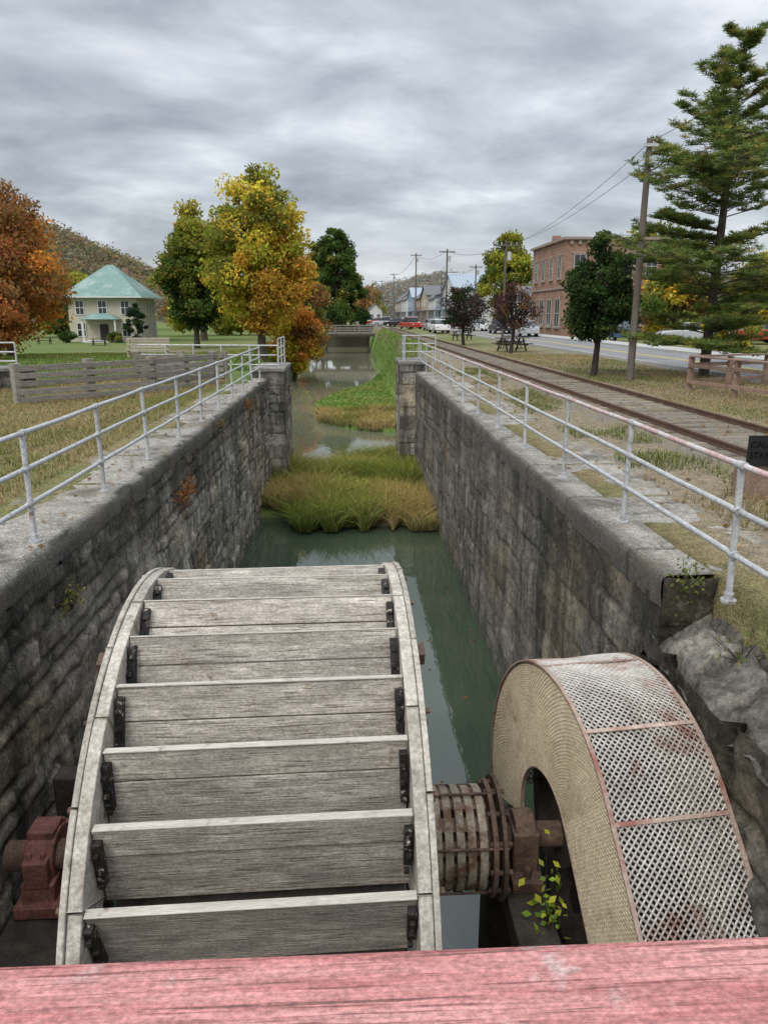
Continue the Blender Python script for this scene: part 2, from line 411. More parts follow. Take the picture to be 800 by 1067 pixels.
panel('coping_end_face',(XR,5.42,-.01),(1,0,0),1.4,(0,-1,0),.75,.3,41,rw,amp=.03,base=(.24,.23,.2))
def pilaster(x_wall,x_in,y0,y1,ztop,seed,par):
    s=1 if x_in>x_wall else -1
    xo=x_wall-s*.5
    panel('quoin_front',(min(xo,x_in),y0,ztop),(1,0,0),abs(x_in-xo),(0,-1,0),4.6,.36,seed,par,amp=.02,base=(.34,.325,.295))
    panel('quoin_side',(x_in,y0,ztop),(0,1,0),y1-y0,(s,0,0),4.6,.36,seed+1,par,amp=.02,base=(.24,.225,.2))
    panel('quoin_back',(min(xo,x_in),y1,ztop),(1,0,0),abs(x_in-xo),(0,1,0),4.6,.36,seed+2,par,amp=.02)
    panel('quoin_outer',(xo,y0,ztop),(0,1,0),y1-y0,(-s,0,0),4.6,.36,seed+3,par,amp=.02)
    B().box(((xo+x_in)/2,(y0+y1)/2,ztop+.03),(abs(x_in-xo)+.06,y1-y0+.06,.14)).obj('quoin_cap',M_conc,par,bevel=.03)
pilaster(XL,-2.12,YL_END,YL_END+2.9,.22,51,lw)
pilaster(XR,1.9,YR_END,YR_END+2.3,.28,61,rw)

# ------------------------------------------------------------ railings
def railing(name,x,yposts,h=1.0,redtop=False,z=0,ext=(0,0)):
    p=empty(name,(x,yposts[0],z))
    y0=yposts[0]-ext[0]
    b=B(.12);tops=[]
    for y in yposts:
        j=random.uniform(-.022,.022);tops.append(j)
        b.tube((x,y,z-.02),(x+j,y+random.uniform(-.01,.01),z+h),.025,n=12)
        b.tube((x,y,z),(x,y,z+.02),.055,n=12);b.tube((x,y,z+.02),(x,y,z+.07),.034,n=12)
        for f in(.36,.68,1.0): b.tube((x+j*f,y-.04,z+h*f),(x+j*f,y+.04,z+h*f),.032,n=12)
    b.obj('posts',M_galv,p,True)
    for i,f in enumerate((.36,.68,1.0)):
        b=B(.1)
        for k in range(len(yposts)-1):
            m=((yposts[k]+yposts[k+1])/2);sg=random.uniform(-.008,.004)
            b.tube((x+tops[k]*f,yposts[k],z+h*f),(x+(tops[k]+tops[k+1])/2*f,m,z+h*f+sg),.022,n=12,cap=False,tone=1)
            b.tube((x+(tops[k]+tops[k+1])/2*f,m,z+h*f+sg),(x+tops[k+1]*f,yposts[k+1],z+h*f),.022,n=12,cap=False,tone=1)
        if ext[0]: b.tube((x,y0,z+h*f),(x+tops[0]*f,yposts[0],z+h*f),.022,n=12)
        b.obj(['low_rail','mid_rail','top_rail'][i],M_galvred if(redtop and i==2) else M_galv,p,True)
    return p
railing('pipe_railing',-2.87,[2.6+2.0*k for k in range(12)],ext=(3,0))
railing('pipe_railing',2.72,[4.87+2.12*k for k in range(12)],redtop=True,ext=(3.5,0))
def rail_x(name,x0,x1,y,z,h=1.0,n=4,y2=None):
    y2=y if y2 is None else y2
    p=empty(name,(x0,y,z));b=B(.08)
    pts=[(x0+(x1-x0)*i/n,y+(y2-y)*i/n) for i in range(n+1)]
    for q in pts: b.tube((q[0],q[1],z-.1),(q[0],q[1],z+h),.024,n=10)
    b.obj('posts',M_galv,p,True);b=B(.08)
    for f in(.36,.68,1): b.tube((*pts[0],z+h*f),(*pts[-1],z+h*f),.022,n=10)
    b.obj('rails',M_galv,p,True)
rail_x('pipe_railing',-7.2,-2.35,26.4,.02,1.0,5,25.6)
rail_x('pipe_railing',-2.3,-2.3,25.2,.3,.95,2,27.7)
rail_x('pipe_railing',2.1,3.4,29.2,.3,.95,2)
rail_x('pipe_railing',2.1,2.1,27.8,.3,.95,2,29.2)
rail_x('pipe_railing',-11.5,-8.8,20.5,.55,.75,3)

# ------------------------------------------------------------ water wheel
Ya,Za,R=4.91,-1.95,2.14; WX0,WX1=-1.45,.35
wh=empty('wooden_water_wheel',(-.55,Ya,Za))
def wp(x,r,ph): return Vector((x,Ya-r*math.cos(ph),Za+r*math.sin(ph)))
NP=34;tilt=math.radians(40)
pb=B(.2);br=B(.3);ed=B(.12)
for k in range(NP):
    ph=math.radians(31.2)+k*2*math.pi/NP
    e=wp(0,R-.03,ph);d=Vector((0,math.cos(ph+tilt),-math.sin(ph+tilt)));nn=Vector((0,d.z,-d.y))
    if nn.dot(Vector((0,-math.cos(ph),math.sin(ph))))<0: nn=-nn
    xa,xb=WX0+.08,WX1-.08
    rr=random.uniform(-.006,.006)
    M=Matrix.Rotation(rr,3,'Y')@Matrix((Vector((1,0,0)),d,nn)).transposed()
    sp=random.choice((.17,.2,.25))
    for i,(s0,s1) in enumerate(((0,sp),(sp+.008,.50))):
        j=random.uniform(-.007,.007)
        c=e+d*((s0+s1)/2)+nn*j;c.x=(xa+xb)/2+random.uniform(-.006,.006)
        pb.box(c,(xb-xa,s1-s0,.042),M=M)
    c=e-d*.005+nn*.004;c.x=(xa+xb)/2
    ed.box(c,(xb-xa+.008,.010,.050),M=M)
    for x in(xa+.02,xb-.02):
        hb=random.uniform(.24,.36)
        c=e+d*(.05+hb/2)+nn*.047;c.x=x
        br.box(c,(.045,hb,.05),M=M@Matrix.Rotation(random.uniform(-.03,.03),3,'Z'))
        for q in(.1,.2,.3):
            c=e+d*(q+.02)+nn*.08;c.x=x+random.uniform(-.01,.01);br.box(c,(.028,.028,.03),M=M)
pb.obj('paddle_boards',M_wood,wh,bevel=.004)
ed.obj('paddle_lips',surf('pale_worn_oak',(.38,.34,.29),(.58,.54,.47),4,(.6,8,8),.8,.4,.005,fine=30,c3=(.2,.16,.12),s3=6,t3=(.56,.68)),wh,bevel=.003)
br.obj('iron_brackets',M_black,wh,bevel=.004)
rim=B(.18)
for x0,x1 in((WX0,WX0+.07),(WX1-.07,WX1)):
    ns=14
    for i in range(ns):
        a0=2*math.pi*i/ns+.003+.1;a1=2*math.pi*(i+1)/ns-.003+.1
        rim.annulus(0,Ya,Za,R-.36,R+.0+random.uniform(-.006,.006),x0,x1,8,a0,a1,full=False)
        a0+=math.pi/ns;a1+=math.pi/ns
        xx0,xx1=(x0-.036,x0-.003) if x0<-1 else (x1+.003,x1+.036)
        rim.annulus(0,Ya,Za,R-.26,R+.012+random.uniform(-.006,.006),xx0,xx1,8,a0,a1,full=False)
rim.obj('rim_shrouds',M_rim,wh,bevel=.005)
bo=B(.3)
for xo in(WX0-.05,WX1+.05):
    for i in range(28):
        a=2*math.pi*i/28+.1
        for r in(R-.06,R-.2):
            p=wp(xo,r,a);bo.tube(p-Vector((.02,0,0)),p+Vector((.02,0,0)),.018,n=6)
for i in range(7):
    a=2*math.pi*i/7+.3
    for s in(-1,1):
        x=WX0-.06 if s<0 else WX1+.06
        p=wp(x,R-.07,a);bo.box(p,(.04,.09,.10),M=Matrix.Rotation(-a,3,'X'))
bo.obj('rim_bolts_and_cleats',M_rust,wh)
so=B(.2)
for i in range(40):
    a=2*math.pi*i/40;p=wp(0,R-.52,a);p.x=(WX0+WX1)/2
    t=Vector((0,math.sin(a),math.cos(a)));nn=Vector((0,-math.cos(a),math.sin(a)))
    so.box(p,(WX1-WX0-.2,.25,.03),M=Matrix((Vector((1,0,0)),t,nn)).transposed())
so.obj('sole_boards',M_darkwood,wh)
ar=B(.15)
for x in(WX0+.16,WX1-.16,WX0-.035,WX1+.035):
    for i in range(8):
        a=2*math.pi*i/8+.15;ar.plank(wp(x,.2,a),wp(x,R-.28,a),.16,.06,(1,0,0))
ar.obj('arms',M_fencewood,wh)
ax=B(.1)
for x in(WX0-.11,WX1+.06): ax.tube((x-.02,Ya,Za),(x+.05,Ya,Za),.34,n=28)
ax.tube((-2.6,Ya,Za),(.6,Ya,Za),.11,n=20)
ax.obj('axle_and_hubs',M_rust,wh,True)
wh.rotation_euler=(0,0,math.radians(1.4))

lb=empty('axle_bearing',(-2.3,Ya,Za))
b=B(.1)
b.annulus(0,Ya,Za,.1,.43,-1.98,-1.92,40);b.annulus(0,Ya,Za,.34,.43,-2.04,-1.98,40)
b.obj('flange_disc',M_creamrust,lb,True,.006)
b=B(.1);bx=-2.33
b.annulus(0,Ya,Za,.05,.20,bx-.11,bx+.11,24)
b.box((bx,Ya,Za-.18),(.24,.5,.16));b.box((bx,Ya,Za+.17),(.2,.2,.12));b.box((bx,Ya,Za-.3),(.34,.62,.1))
for dy in(-.2,.2):
    b.box((bx,Ya+dy,Za-.02),(.18,.12,.22))
    for dx in(-.05,.05): b.tube((bx+dx,Ya+dy,Za-.1),(bx+dx,Ya+dy,Za+.14),.022,n=6)
b.obj('pillow_block',M_redrust,lb,True,.012)
b=B(.2)
b.box((-2.3,Ya,Za-.5),(.5,1.5,.28));b.box((-2.3,Ya-.55,Za-1.3),(.3,.3,1.4));b.box((-2.3,Ya+.55,Za-1.3),(.3,.3,1.4))
b.box((-2.42,Ya+.75,Za-.15),(.22,.2,.65));b.box((-2.1,Ya-.9,Za-.75),(.9,.25,.25))
b.obj('timber_support',M_darkwood,lb,bevel=.015)

dr=empty('shaft_coupling_drum',(.85,Ya,Za))
b=B(.25)
for i,(x,r) in enumerate(((.50,.38),(.585,.395),(.67,.38),(.755,.39),(.84,.38),(.925,.39))):
    b.annulus(0,Ya,Za,.26,r,x,x+.062,40)
b.obj('plates',M_creamrust,dr,True,.005)
b=B(.2)
b.annulus(0,Ya,Za,.1,.43,1.02,1.055,40);b.annulus(0,Ya,Za,.1,.46,1.09,1.12,40)
b.tube((.45,Ya,Za),(1.14,Ya,Za),.3,n=28)
for i in range(6):
    a=2*math.pi*i/6+.45;p=wp(0,.405,a)
    b.tube((.48,p.y,p.z),(1.14,p.y,p.z),.011,n=8)
for i in range(14):
    a=2*math.pi*i/14;p=wp(0,.35,a);b.box((.75,p.y,p.z),(.5,.04,.10),M=Matrix.Rotation(-a,3,'X'))
for i in range(12):
    a=2*math.pi*i/12;p=wp(0,.4,a);b.tube((1.0,p.y,p.z),(1.16,p.y,p.z),.02,n=6)
b.obj('bolts_and_core',M_rust,dr,True)
b=B(.1)
b.tube((1.12,Ya,Za),(2.45,Ya,Za),.1,n=20)
b.box((1.32,Ya,Za-.05),(.2,.32,.34));b.box((1.32,Ya,Za-.26),(.24,.56,.1));b.tube((1.24,Ya,Za+.05),(1.4,Ya,Za+.05),.16,n=20)
for dy in(-.22,.22): b.tube((1.32,Ya+dy,Za-.25),(1.32,Ya+dy,Za-.12),.03,n=6)
b.obj('bearing',M_rust,dr,True,.01)
b=B(.2)
b.box((1.3,Ya,Za-.42),(.30,1.6,.22));
for dy in(-.6,.6): b.box((1.3,Ya+dy,Za-1.4),(.28,.3,1.8))
b.obj('timber_support',M_darkwood,dr,bevel=.015)

gg=empty('expanded_metal_gear_guard',(1.9,Ya,Za))
GR=1.34;gx0,gx1=0.0,.80
Rot=Matrix.Rotation(math.radians(6.5),3,'Z');gc=Vector((1.50,Ya,Za))
AT=math.radians(46)
def gp(x,r,a):
    if a>=AT: return gc+Rot@Vector((x,-r*math.cos(a),r*math.sin(a)))
    s=(AT-a)*GR
    return gc+Rot@Vector((x,-r*math.cos(AT)-math.sin(AT)*s*.96-.0,r*math.sin(AT)-math.cos(AT)*s*1.0-.04*s*s))
A0,A1=math.radians(-38),math.radians(200)
def diamond(fn,nu,nv,thick,name,mat):
    idx={};V=[];F=[]
    for i in range(nu+1):
        for j in range(nv+1):
            if (i+j)%2==0: idx[(i,j)]=len(V);V.append(fn(i/nu,j/nv))
    for i in range(nu+1):
        for j in range(nv+1):
            if (i+j)%2==1:
                q=[idx.get(t) for t in((i-1,j),(i,j-1),(i+1,j),(i,j+1))];q=[t for t in q if t is not None]
                if len(q)>=3:F.append(tuple(q))
    me=bpy.data.meshes.new(name);me.from_pydata([tuple(p) for p in V],[],F)
    a=me.attributes.new('tone','FLOAT_COLOR','POINT');a.data.foreach_set('color',[1.0]*4*len(V))
    me.materials.append(mat);o=bpy.data.objects.new(name,me)
    md=o.modifiers.new('w','WIREFRAME');md.thickness=thick;md.use_even_offset=False;md.use_replace=True
    return finish(o,gg)
def dent(s,t): return .012*math.sin(s*23+t*5)*math.sin(t*3.1)
diamond(lambda s,t:gp(gx0+(gx1-gx0)*t,GR+dent(s,t),A0+(A1-A0)*s),230,34,.019,'curved_mesh_top',M_meshm)
def side(x,k=1):
    return lambda s,t:gp(x+.01*math.sin(s*17)*math.sin(t*3.1),.50+(GR-.52)*t,A0+(A1-A0)*s)
diamond(side(.0),230,44,.015,'side_mesh',M_meshside)
diamond(side(gx1),150,26,.012,'far_side_mesh',M_meshside)
b=B(.15)
na=70
for x in(gx0,gx1):
    for rr,w in((GR,.022),(.50,.016)):
        for i in range(na):
            a=A0+(A1-A0)*i/na;a2=A0+(A1-A0)*(i+1)/na
            b.plank(gp(x,rr+.006,a),gp(x,rr+.006,a2+.002),.03,w*.7,gp(x,rr+1,a)-gp(x,rr,a),tone=1)
for dg in(-36,8,40,66,100,130,160,198):
    a=math.radians(dg)
    b.plank(gp(gx0,GR+.013,a),gp(gx1,GR+.013,a),.028,.01,gp(0,GR+1,a)-gp(0,GR,a))
b.obj('angle_iron_frame',M_frame,gg)
gear=empty('spur_gear',(1.9,Ya,Za))
b=B(.1)
b.annulus(0,Ya,Za,.9,1.06,1.68,2.08,72);b.annulus(0,Ya,Za,.1,.26,1.62,2.1,30)
for i in range(6):
    a=i*math.pi/3+.3;b.plank(wp(1.88,.2,a),wp(1.88,.95,a),.14,.1,(1,0,0))
for i in range(72):
    a=2*math.pi*i/72;p=wp(1.88,1.09,a);b.box(p,(.38,.045,.08),M=Matrix.Rotation(-a,3,'X'))
b.obj('toothed_ring',M_gear,gear)

fb=empty('red_bridge_handrail',(0,.4,1.5))
B(.05).box((0,.421,1.465),(3.2,.15,.06)).obj('top_board',M_redwood,fb,bevel=.006)
b=B(.05);b.box((0,.381,1.355),(3.2,.04,.14));b.box((-1.4,.355,.9),(.09,.09,1.1));b.box((1.4,.355,.9),(.09,.09,1.1));b.obj('under_board_and_posts',M_redwood,fb,bevel=.006)
b=B(.1)
for i in range(7): b.box((0,-.75+i*.16,.35),(3.4,.15,.045))
b.obj('deck_planks',M_fencewood,fb)

# ------------------------------------------------------------ foliage builders
M_bark=surf('bark',(.05,.04,.03),(.12,.10,.08),8,(1,1,.3),.95,.7,.03)
M_barkdark=surf('dark_bark',(.025,.018,.018),(.06,.045,.045),8,(1,1,.3),.95,.5,.02)
def tree(name,x,y,h,rad,pal,n=12000,leaf=.16,crown_base=.22,seed=1,z0=None,clumps=60,trunk_r=None,bark=None,grad=None,side=None,sth=.62,taper=.35,fill=.35,gofs=.2):
    rg=np.random.default_rng(seed)
    if z0 is None: z0=float(ground_z(np.array([x]),np.array([y]))[0])-.05
    p=empty(name,(x,y,z0))
    cb=h*crown_base;cz=z0+cb+(h-cb)/2;rz=(h-cb)/2
    C=[]
    while len(C)<clumps:
        q=rg.uniform(-1,1,3);l=np.linalg.norm(q)
        if l>1 or l<fill: continue
        w=1.0-taper*(q[2]+.3) if q[2]>-.3 else 1.0+.35*(q[2]+.3)
        C.append([x+q[0]*rad*w*.88,y+q[1]*rad*w*.88,cz+q[2]*rz*.92])
    C=np.array(C)
    cr=rad*rg.uniform(.16,.33,clumps)
    pal=np.array(pal);ccol=pal[rg.integers(0,len(pal),clumps)]*rg.uniform(.75,1.25,(clumps,1))
    if grad is not None:
        t=np.clip((C[:,2]-z0)/h*1.5-gofs+rg.normal(0,.14,clumps),0,1)[:,None]
        ccol=ccol*(1-t)+np.array(grad)*t*rg.uniform(.8,1.2,(clumps,1))
    if side is not None:
        t=np.clip(.5+(C[:,0]-x)/rad*.6-(C[:,2]-cz)/rz*.45+rg.normal(0,.2,clumps),0,1)[:,None]
        t=(t>sth)*.8
        ccol=ccol*(1-t)+np.array(side)*t*rg.uniform(.75,1.2,(clumps,1))
    k=rg.integers(0,clumps,n)
    d=rg.normal(size=(n,3));d/=np.linalg.norm(d,axis=1)[:,None]
    rr=cr[k]*rg.uniform(.2,1.25,n)**.7
    P=C[k]+d*rr[:,None]*np.array([1,1,.7])
    cols=ccol[k]*rg.uniform(.65,1.35,(n,1))*(1+.14*rg.normal(size=(n,3)))
    S=leaf*rg.uniform(.5,1.2,n)
    leaves('foliage',P,S,np.clip(cols,.004,1),M_leaf,p)
    tr=trunk_r or h*.022
    b=B(.05);mx=[(x,y,z0-.1),(x+rg.uniform(-.1,.1),y,z0+cb),(x+rg.uniform(-.25,.25),y,z0+h*.55),(x,y,z0+h*.85)]
    b.path([Vector(q) for q in mx],[tr*1.25,tr,tr*.55,tr*.15],8)
    for i in range(0,clumps,2):
        zb=z0+cb*.8+(C[i,2]-z0-cb*.8)*.45
        s=Vector((x,y,max(z0+cb*.7,zb)));e=Vector(C[i]);m=(s+e)/2+Vector((0,0,.12*rad))
        b.path([s,m,e],[tr*.38,tr*.22,tr*.06],5)
    b.obj('trunk_and_limbs',bark or M_bark,p,True)
    return p

G=[.09,.14,.035];DG=[.04,.07,.022];YG=[.34,.34,.05];Y=[.56,.44,.06];O_=[.52,.23,.05];RO=[.34,.14,.045];BR=[.28,.15,.06];OL=[.20,.21,.05]
tree('maple_tree',-20.0,46,9.9,4.9,[O_,RO,BR,O_,BR],30000,.13,.02,11,clumps=115)
tree('maple_tree',-18.2,39,4.6,2.3,[RO,BR,RO],12000,.10,.0,12,clumps=50)
tree('maple_tree',-14.9,76,12.0,4.0,[DG,G,DG,G,OL],22000,.19,.12,13,grad=YG,gofs=.75,clumps=90,taper=.25)
tree('maple_tree',-18.6,100,17.2,5.6,[Y,YG,OL,Y],18000,.26,.12,14,clumps=80)
tree('maple_tree',-7.0,62,14.8,4.6,[Y,YG,YG,Y,OL,YG],34000,.17,.12,15,clumps=130,side=[.60,.34,.06],sth=.78,taper=.3)
tree('maple_tree',-5.0,70,9.0,3.2,[O_,Y,BR,Y],13000,.17,.10,16,clumps=50)
tree('maple_tree',-5.4,100,12.6,3.8,[BR,OL,O_],13000,.22,.10,17,clumps=50)
tree('locust_tree',-1.9,154,20.5,4.6,[G,G,DG,OL],16000,.30,.10,18,clumps=80)
tree('locust_tree',-5.2,160,19.5,4.4,[DG,G,OL],12000,.32,.10,19,clumps=50)
tree('locust_tree',-12,150,16.0,5,[G,OL,YG],12000,.32,.05,29,clumps=50)
tree('locust_tree',.8,163,12,3.6,[G,DG,OL],9000,.3,.05,39,clumps=40)
tree('oak_tree',8.35,25.2,4.75,1.4,[[.05,.08,.028],DG,[.065,.10,.032]],17000,.07,.22,20,clumps=70,trunk_r=.1,bark=M_barkdark,fill=.2)
tree('crabapple_tree',8.9,41,3.8,1.7,[[.07,.04,.04],[.10,.055,.045],BR],2600,.07,.25,21,clumps=45,bark=M_barkdark,trunk_r=.09)
tree('crabapple_tree',8.0,52,4.3,2.0,[[.06,.045,.04],DG,[.08,.055,.045]],4200,.09,.2,22,clumps=50,bark=M_barkdark,trunk_r=.1)
tree('maple_tree',23.5,112,13.6,4.9,[OL,YG,G,YG],16000,.25,.10,23,clumps=70)
tree('maple_tree',36,90,13,6,[G,OL,YG],14000,.26,.06,24,clumps=60)
tree('maple_tree',27,62,6.3,3.5,[OL,Y,BR,G],12000,.18,.04,25,clumps=55)
tree('maple_tree',33.5,60,7.2,4,[Y,OL,G],12000,.18,.04,26,clumps=55)
tree('maple_tree',20.6,40,2.6,1.6,[OL,Y,G],6000,.1,.0,27,clumps=30)
for cx,cy,h,r,sd in((8.9,41,3.8,1.7,1),(8.0,52,4.3,2.0,2)):
    rg=random.Random(sd);p=[o for o in bpy.data.objects if o.name.startswith('crabapple_tree') and abs(o.location.y-cy)<.1][0]
    b=B(.1);z0=p.location.z
    for i in range(170):
        a=rg.uniform(0,6.28);r1=rg.uniform(.1,.45)*r;s=Vector((cx+r1*math.cos(a),cy+r1*math.sin(a),z0+h*rg.uniform(.35,.6)))
        a2=a+rg.uniform(-.6,.6);e=Vector((cx+r*rg.uniform(.6,1)*math.cos(a2),cy+r*rg.uniform(.6,1)*math.sin(a2),s.z+rg.uniform(-.1,.4)*h))
        b.path([s,(s+e)/2+Vector((0,0,.12)),e],[.022,.014,.005],4)
    b.obj('twigs',M_barkdark,p)

def pine(x,y,h,rad,seed):
    rg=np.random.default_rng(seed)
    p=empty('pine_tree',(x,y,0));b=B(.08)
    b.path([Vector((x,y,-.1)),Vector((x+.05,y,h*.4)),Vector((x+.12,y,h*.75)),Vector((x+.15,y,h))],[.17,.13,.06,.012],10)
    P=[];Cc=[];Sg=[]
    z=1.0
    while z<h-.1:
        t=z/h;nb=rg.integers(5,8) if t<.85 else 4
        prof=np.interp(t,[0,.15,.3,.5,.65,.8,.92,1],[.8,.95,1.0,.90,.68,.46,.24,.08])
        L0=rad*prof*(.85+.25*math.sin(z*2.6))
        for i in range(nb):
            a=rg.uniform(0,6.28);Lb=L0*rg.uniform(.5,1.2)
            up=rg.uniform(.0,.24)+t*.45
            s=np.array([x+.15*t,y,z+rg.uniform(-.10,.10)]);dirn=np.array([math.cos(a),math.sin(a),0])
            def bp(q): return s+dirn*Lb*q+np.array([0,0,Lb*(up*q-.22*q*q*(1-t)+.10*q**3)])
            b.path([Vector(bp(q)) for q in np.linspace(0,1,6)],[.03*(1-t*.6)*(1-.15*k) for k in range(6)],5)
            sd=np.array([-dirn[1],dirn[0],0])
            for _ in range(int(9+Lb*13)):
                q=rg.uniform(.15,1.0)**.8;base=bp(q)
                wl=(1-q*.5)*Lb*.34*rg.uniform(-1,1)
                c=base+sd*wl+np.array([0,0,rg.uniform(-.03,.10)])
                if abs(wl)>.25: b.tube(base-dirn*.1,c,.008,.004,4)
                m=rg.integers(22,32);dd=rg.normal(size=(m,3));dd/=np.linalg.norm(dd,axis=1)[:,None];dd[:,2]=dd[:,2]*.45+.22
                P.append(np.repeat(c[None],m,0)+dd*.03);Sg.append(dd*rg.uniform(.11,.21,(m,1)))
                base_c=np.array([.15,.205,.055])*rg.uniform(.55,1.4)
                if rg.random()<.2: base_c=np.array([.30,.28,.07])
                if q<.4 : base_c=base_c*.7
                Cc.append(base_c*rg.uniform(.7,1.3,(m,1)))
        z+=rg.uniform(.34,.50)*(1.0 if t<.8 else .75)
    P=np.concatenate(P);D=np.concatenate(Sg);Cc=np.concatenate(Cc);n=len(P)
    w=np.cross(D,rg.normal(size=(n,3)));w/=np.linalg.norm(w,axis=1)[:,None]+1e-9
    V=np.stack([P-w*.010,P+w*.010,P+D+w*.006,P+D-w*.006],1).reshape(-1,3)
    npmesh('needles',V,np.arange(4*n).reshape(n,4),M_leaf,np.repeat(np.clip(Cc,0.003,1),4,0),p)
    b.obj('trunk_and_branches',M_bark,p,True)
pine(11.8,24.4,10.3,3.9,8)

def mass(name,spots,pal,leaf,n,seed):
    rg=np.random.default_rng(seed);C=[];cr=[];col=[]
    for (x,y,h,r) in spots:
        z0=float(base_z(np.array(x*1.0),np.array(y*1.0)))
        k=16
        for _ in range(k):
            q=rg.normal(size=3);q/=np.linalg.norm(q);q*=rg.uniform(.3,1)
            C.append([x+q[0]*r*.8,y+q[1]*r*.8,z0+h*.5+q[2]*h*.42]);cr.append(r*rg.uniform(.25,.42));col.append(0)
        c=np.array(pal)[rg.integers(0,len(pal))]
        for i in range(k): col[-1-i]=c*rg.uniform(.75,1.25)
    C=np.array(C);cr=np.array(cr);col=np.array(col)
    k=rg.integers(0,len(C),n);d=rg.normal(size=(n,3));d/=np.linalg.norm(d,axis=1)[:,None]
    P=C[k]+d*(cr[k]*rg.uniform(.3,1.2,n)**.5)[:,None]
    cols=col[k]*rg.uniform(.7,1.3,(n,1))
    leaves(name,P,leaf*rg.uniform(.6,1.3,n),np.clip(cols,.004,1),M_leaf)
rs=random.Random(4)
sp=[(-130+i*5.2+rs.uniform(-2,2),175+rs.uniform(-12,25),rs.uniform(10,17),rs.uniform(4,6.5)) for i in range(24)]
mass('distant_trees',sp,[OL,YG,G,BR,Y,DG],.42,30000,2)
sp=[(6+rs.uniform(-1,6),300+rs.uniform(-40,60),rs.uniform(8,15),rs.uniform(4,6)) for i in range(10)]+[(34+i*7+rs.uniform(-3,3),130+rs.uniform(-20,40),rs.uniform(9,13),rs.uniform(4,6)) for i in range(18)]
mass('distant_trees',sp,[OL,BR,G,DG,YG],.42,26000,3)
sp=[(40+i*4+rs.uniform(-2,2),66+rs.uniform(-6,12),rs.uniform(4,7),rs.uniform(3,4)) for i in range(14)]
mass('distant_trees',sp,[OL,BR,G,Y],.3,16000,4)
sp=[(-45+i*3+rs.uniform(-1,1),118+rs.uniform(-6,10),rs.uniform(3,8),rs.uniform(2.5,4)) for i in range(12)]
mass('distant_trees',sp,[OL,YG,G,Y],.35,14000,5)
sp=[(33+rs.uniform(0,14),118+i*14+rs.uniform(-4,4),rs.uniform(8,14),rs.uniform(3,5)) for i in range(14)]
mass('distant_trees',sp,[OL,YG,BR,G],.38,16000,8)

M_hill=colattr_mat('wooded_hillside',1,0,.35,.3,.4)
def hill(name,cx,cy,rx,ry,h,seed,pal,n,ls):
    nx,ny=150,50
    def hf(xx,yy):
        return np.clip(1-xx**2,0,1)**1.2*np.clip(1-yy**2,0,1)*h*(.8+.4*fbm(xx*3,yy*2,seed))-2.5
    xx,yy=np.meshgrid(np.linspace(-1,1,nx),np.linspace(-1,1,ny),indexing='ij')
    X=cx+xx*rx;Yy=cy+yy*ry
    c=np.array(pal[0])*(.85+.3*fbm(X*.07,Yy*.1,seed+9,5))[...,None]
    p=empty(name,(cx,cy,0))
    npmesh('slope',np.stack([X,Yy,hf(xx,yy)],-1).reshape(-1,3),grid_faces(nx,ny),M_hill,c.reshape(-1,3),p)
    rg=np.random.default_rng(seed+50)
    m=n//12
    a=rg.uniform(-.97,.97,m);b_=rg.uniform(-.97,.15,m)
    z=hf(a,b_);P=np.stack([cx+a*rx,cy+b_*ry,z],1)
    tc=np.array(pal)[rg.integers(0,len(pal),m)]*rg.uniform(.9,1.1,(m,1))
    k=np.repeat(np.arange(m),12);d=rg.normal(size=(len(k),3))*np.array([1,1,.8])*ls*1.3;d[:,2]=np.abs(d[:,2])+ls*.3
    leaves('tree_cover',P[k]+d,ls*rg.uniform(.35,.65,len(k)),np.clip(tc[k]*rg.uniform(.9,1.1,(len(k),1)),.01,1),M_leaf,p,flat=.5)
hill('wooded_hill',-262,420,212,90,62,1,[(.21,.19,.14),(.29,.22,.15),(.36,.23,.12),(.18,.21,.12),(.30,.27,.12)],90000,1.8)  # hill palettes lightened: distance haze painted into slope and tree colours
hill('wooded_hill',95,760,130,120,36,2,[(.29,.29,.27),(.34,.29,.24),(.25,.29,.25),(.38,.31,.22)],80000,2.2)
hill('wooded_hill',420,800,330,140,44,3,[(.29,.29,.27),(.34,.29,.24),(.25,.29,.25)],60000,2.6)

# ------------------------------------------------------------ reeds & grass
def reedpatch(name,n,xr,yr,hr,zf,pal_g,pal_b,w,seed,maskf=None,thr=.5,lean=.6):
    rg=np.random.default_rng(seed)
    x=rg.uniform(*xr,n);y=rg.uniform(*yr,n)
    if maskf is not None:
        m=maskf(x,y);x=x[m];y=y[m]
    n=len(x);z=np.maximum(zf(x,y),WZ-.02) if callable(zf) else np.full(n,zf)
    t=sstep(thr-.12,thr+.12,fbm(x*.55,y*.4,seed)+rg.normal(0,.09,n))[:,None]
    c=(np.array(pal_g)*(1-t)+np.array(pal_b)*t)*rg.uniform(.6,1.45,(n,1))
    hh=rg.uniform(*hr,n)*(.35+1.3*fbm(x*.9,y*.9,seed+5))
    blades(name,np.stack([x,y,z],1),hh,w,c,M_grassb,lean)
reedpatch('reed_bed',62000,(XL+.05,XR-.05),(19.6,30.4),(.25,.80),-3.78,(.165,.205,.05),(.36,.285,.13),.019,3,
  lambda x,y:(y>20.3+1.9*(vnoise(x*.9,x*0+3,5)-.5)*2+1.1*(vnoise(x*5,x*0,6)-.5))&(y<29.0+1.0*np.sin(x*.9)),.48,1.5)
reedpatch('reed_bed',20000,(-2.9,4.6),(38,45),(.2,.55),-3.75,(.16,.18,.05),(.35,.27,.13),.03,5,lambda x,y:x>bar_edge(y)-.1+.5*(vnoise(x*1,y*1,4)-.5),.38,1.4)
reedpatch('grass_bank',34000,(-3.2,5.6),(44,110),(.06,.18),ground_z,(.14,.23,.05),(.23,.26,.08),.05,7,lambda x,y:(x>bar_edge(y)+.2),.56,1.0)
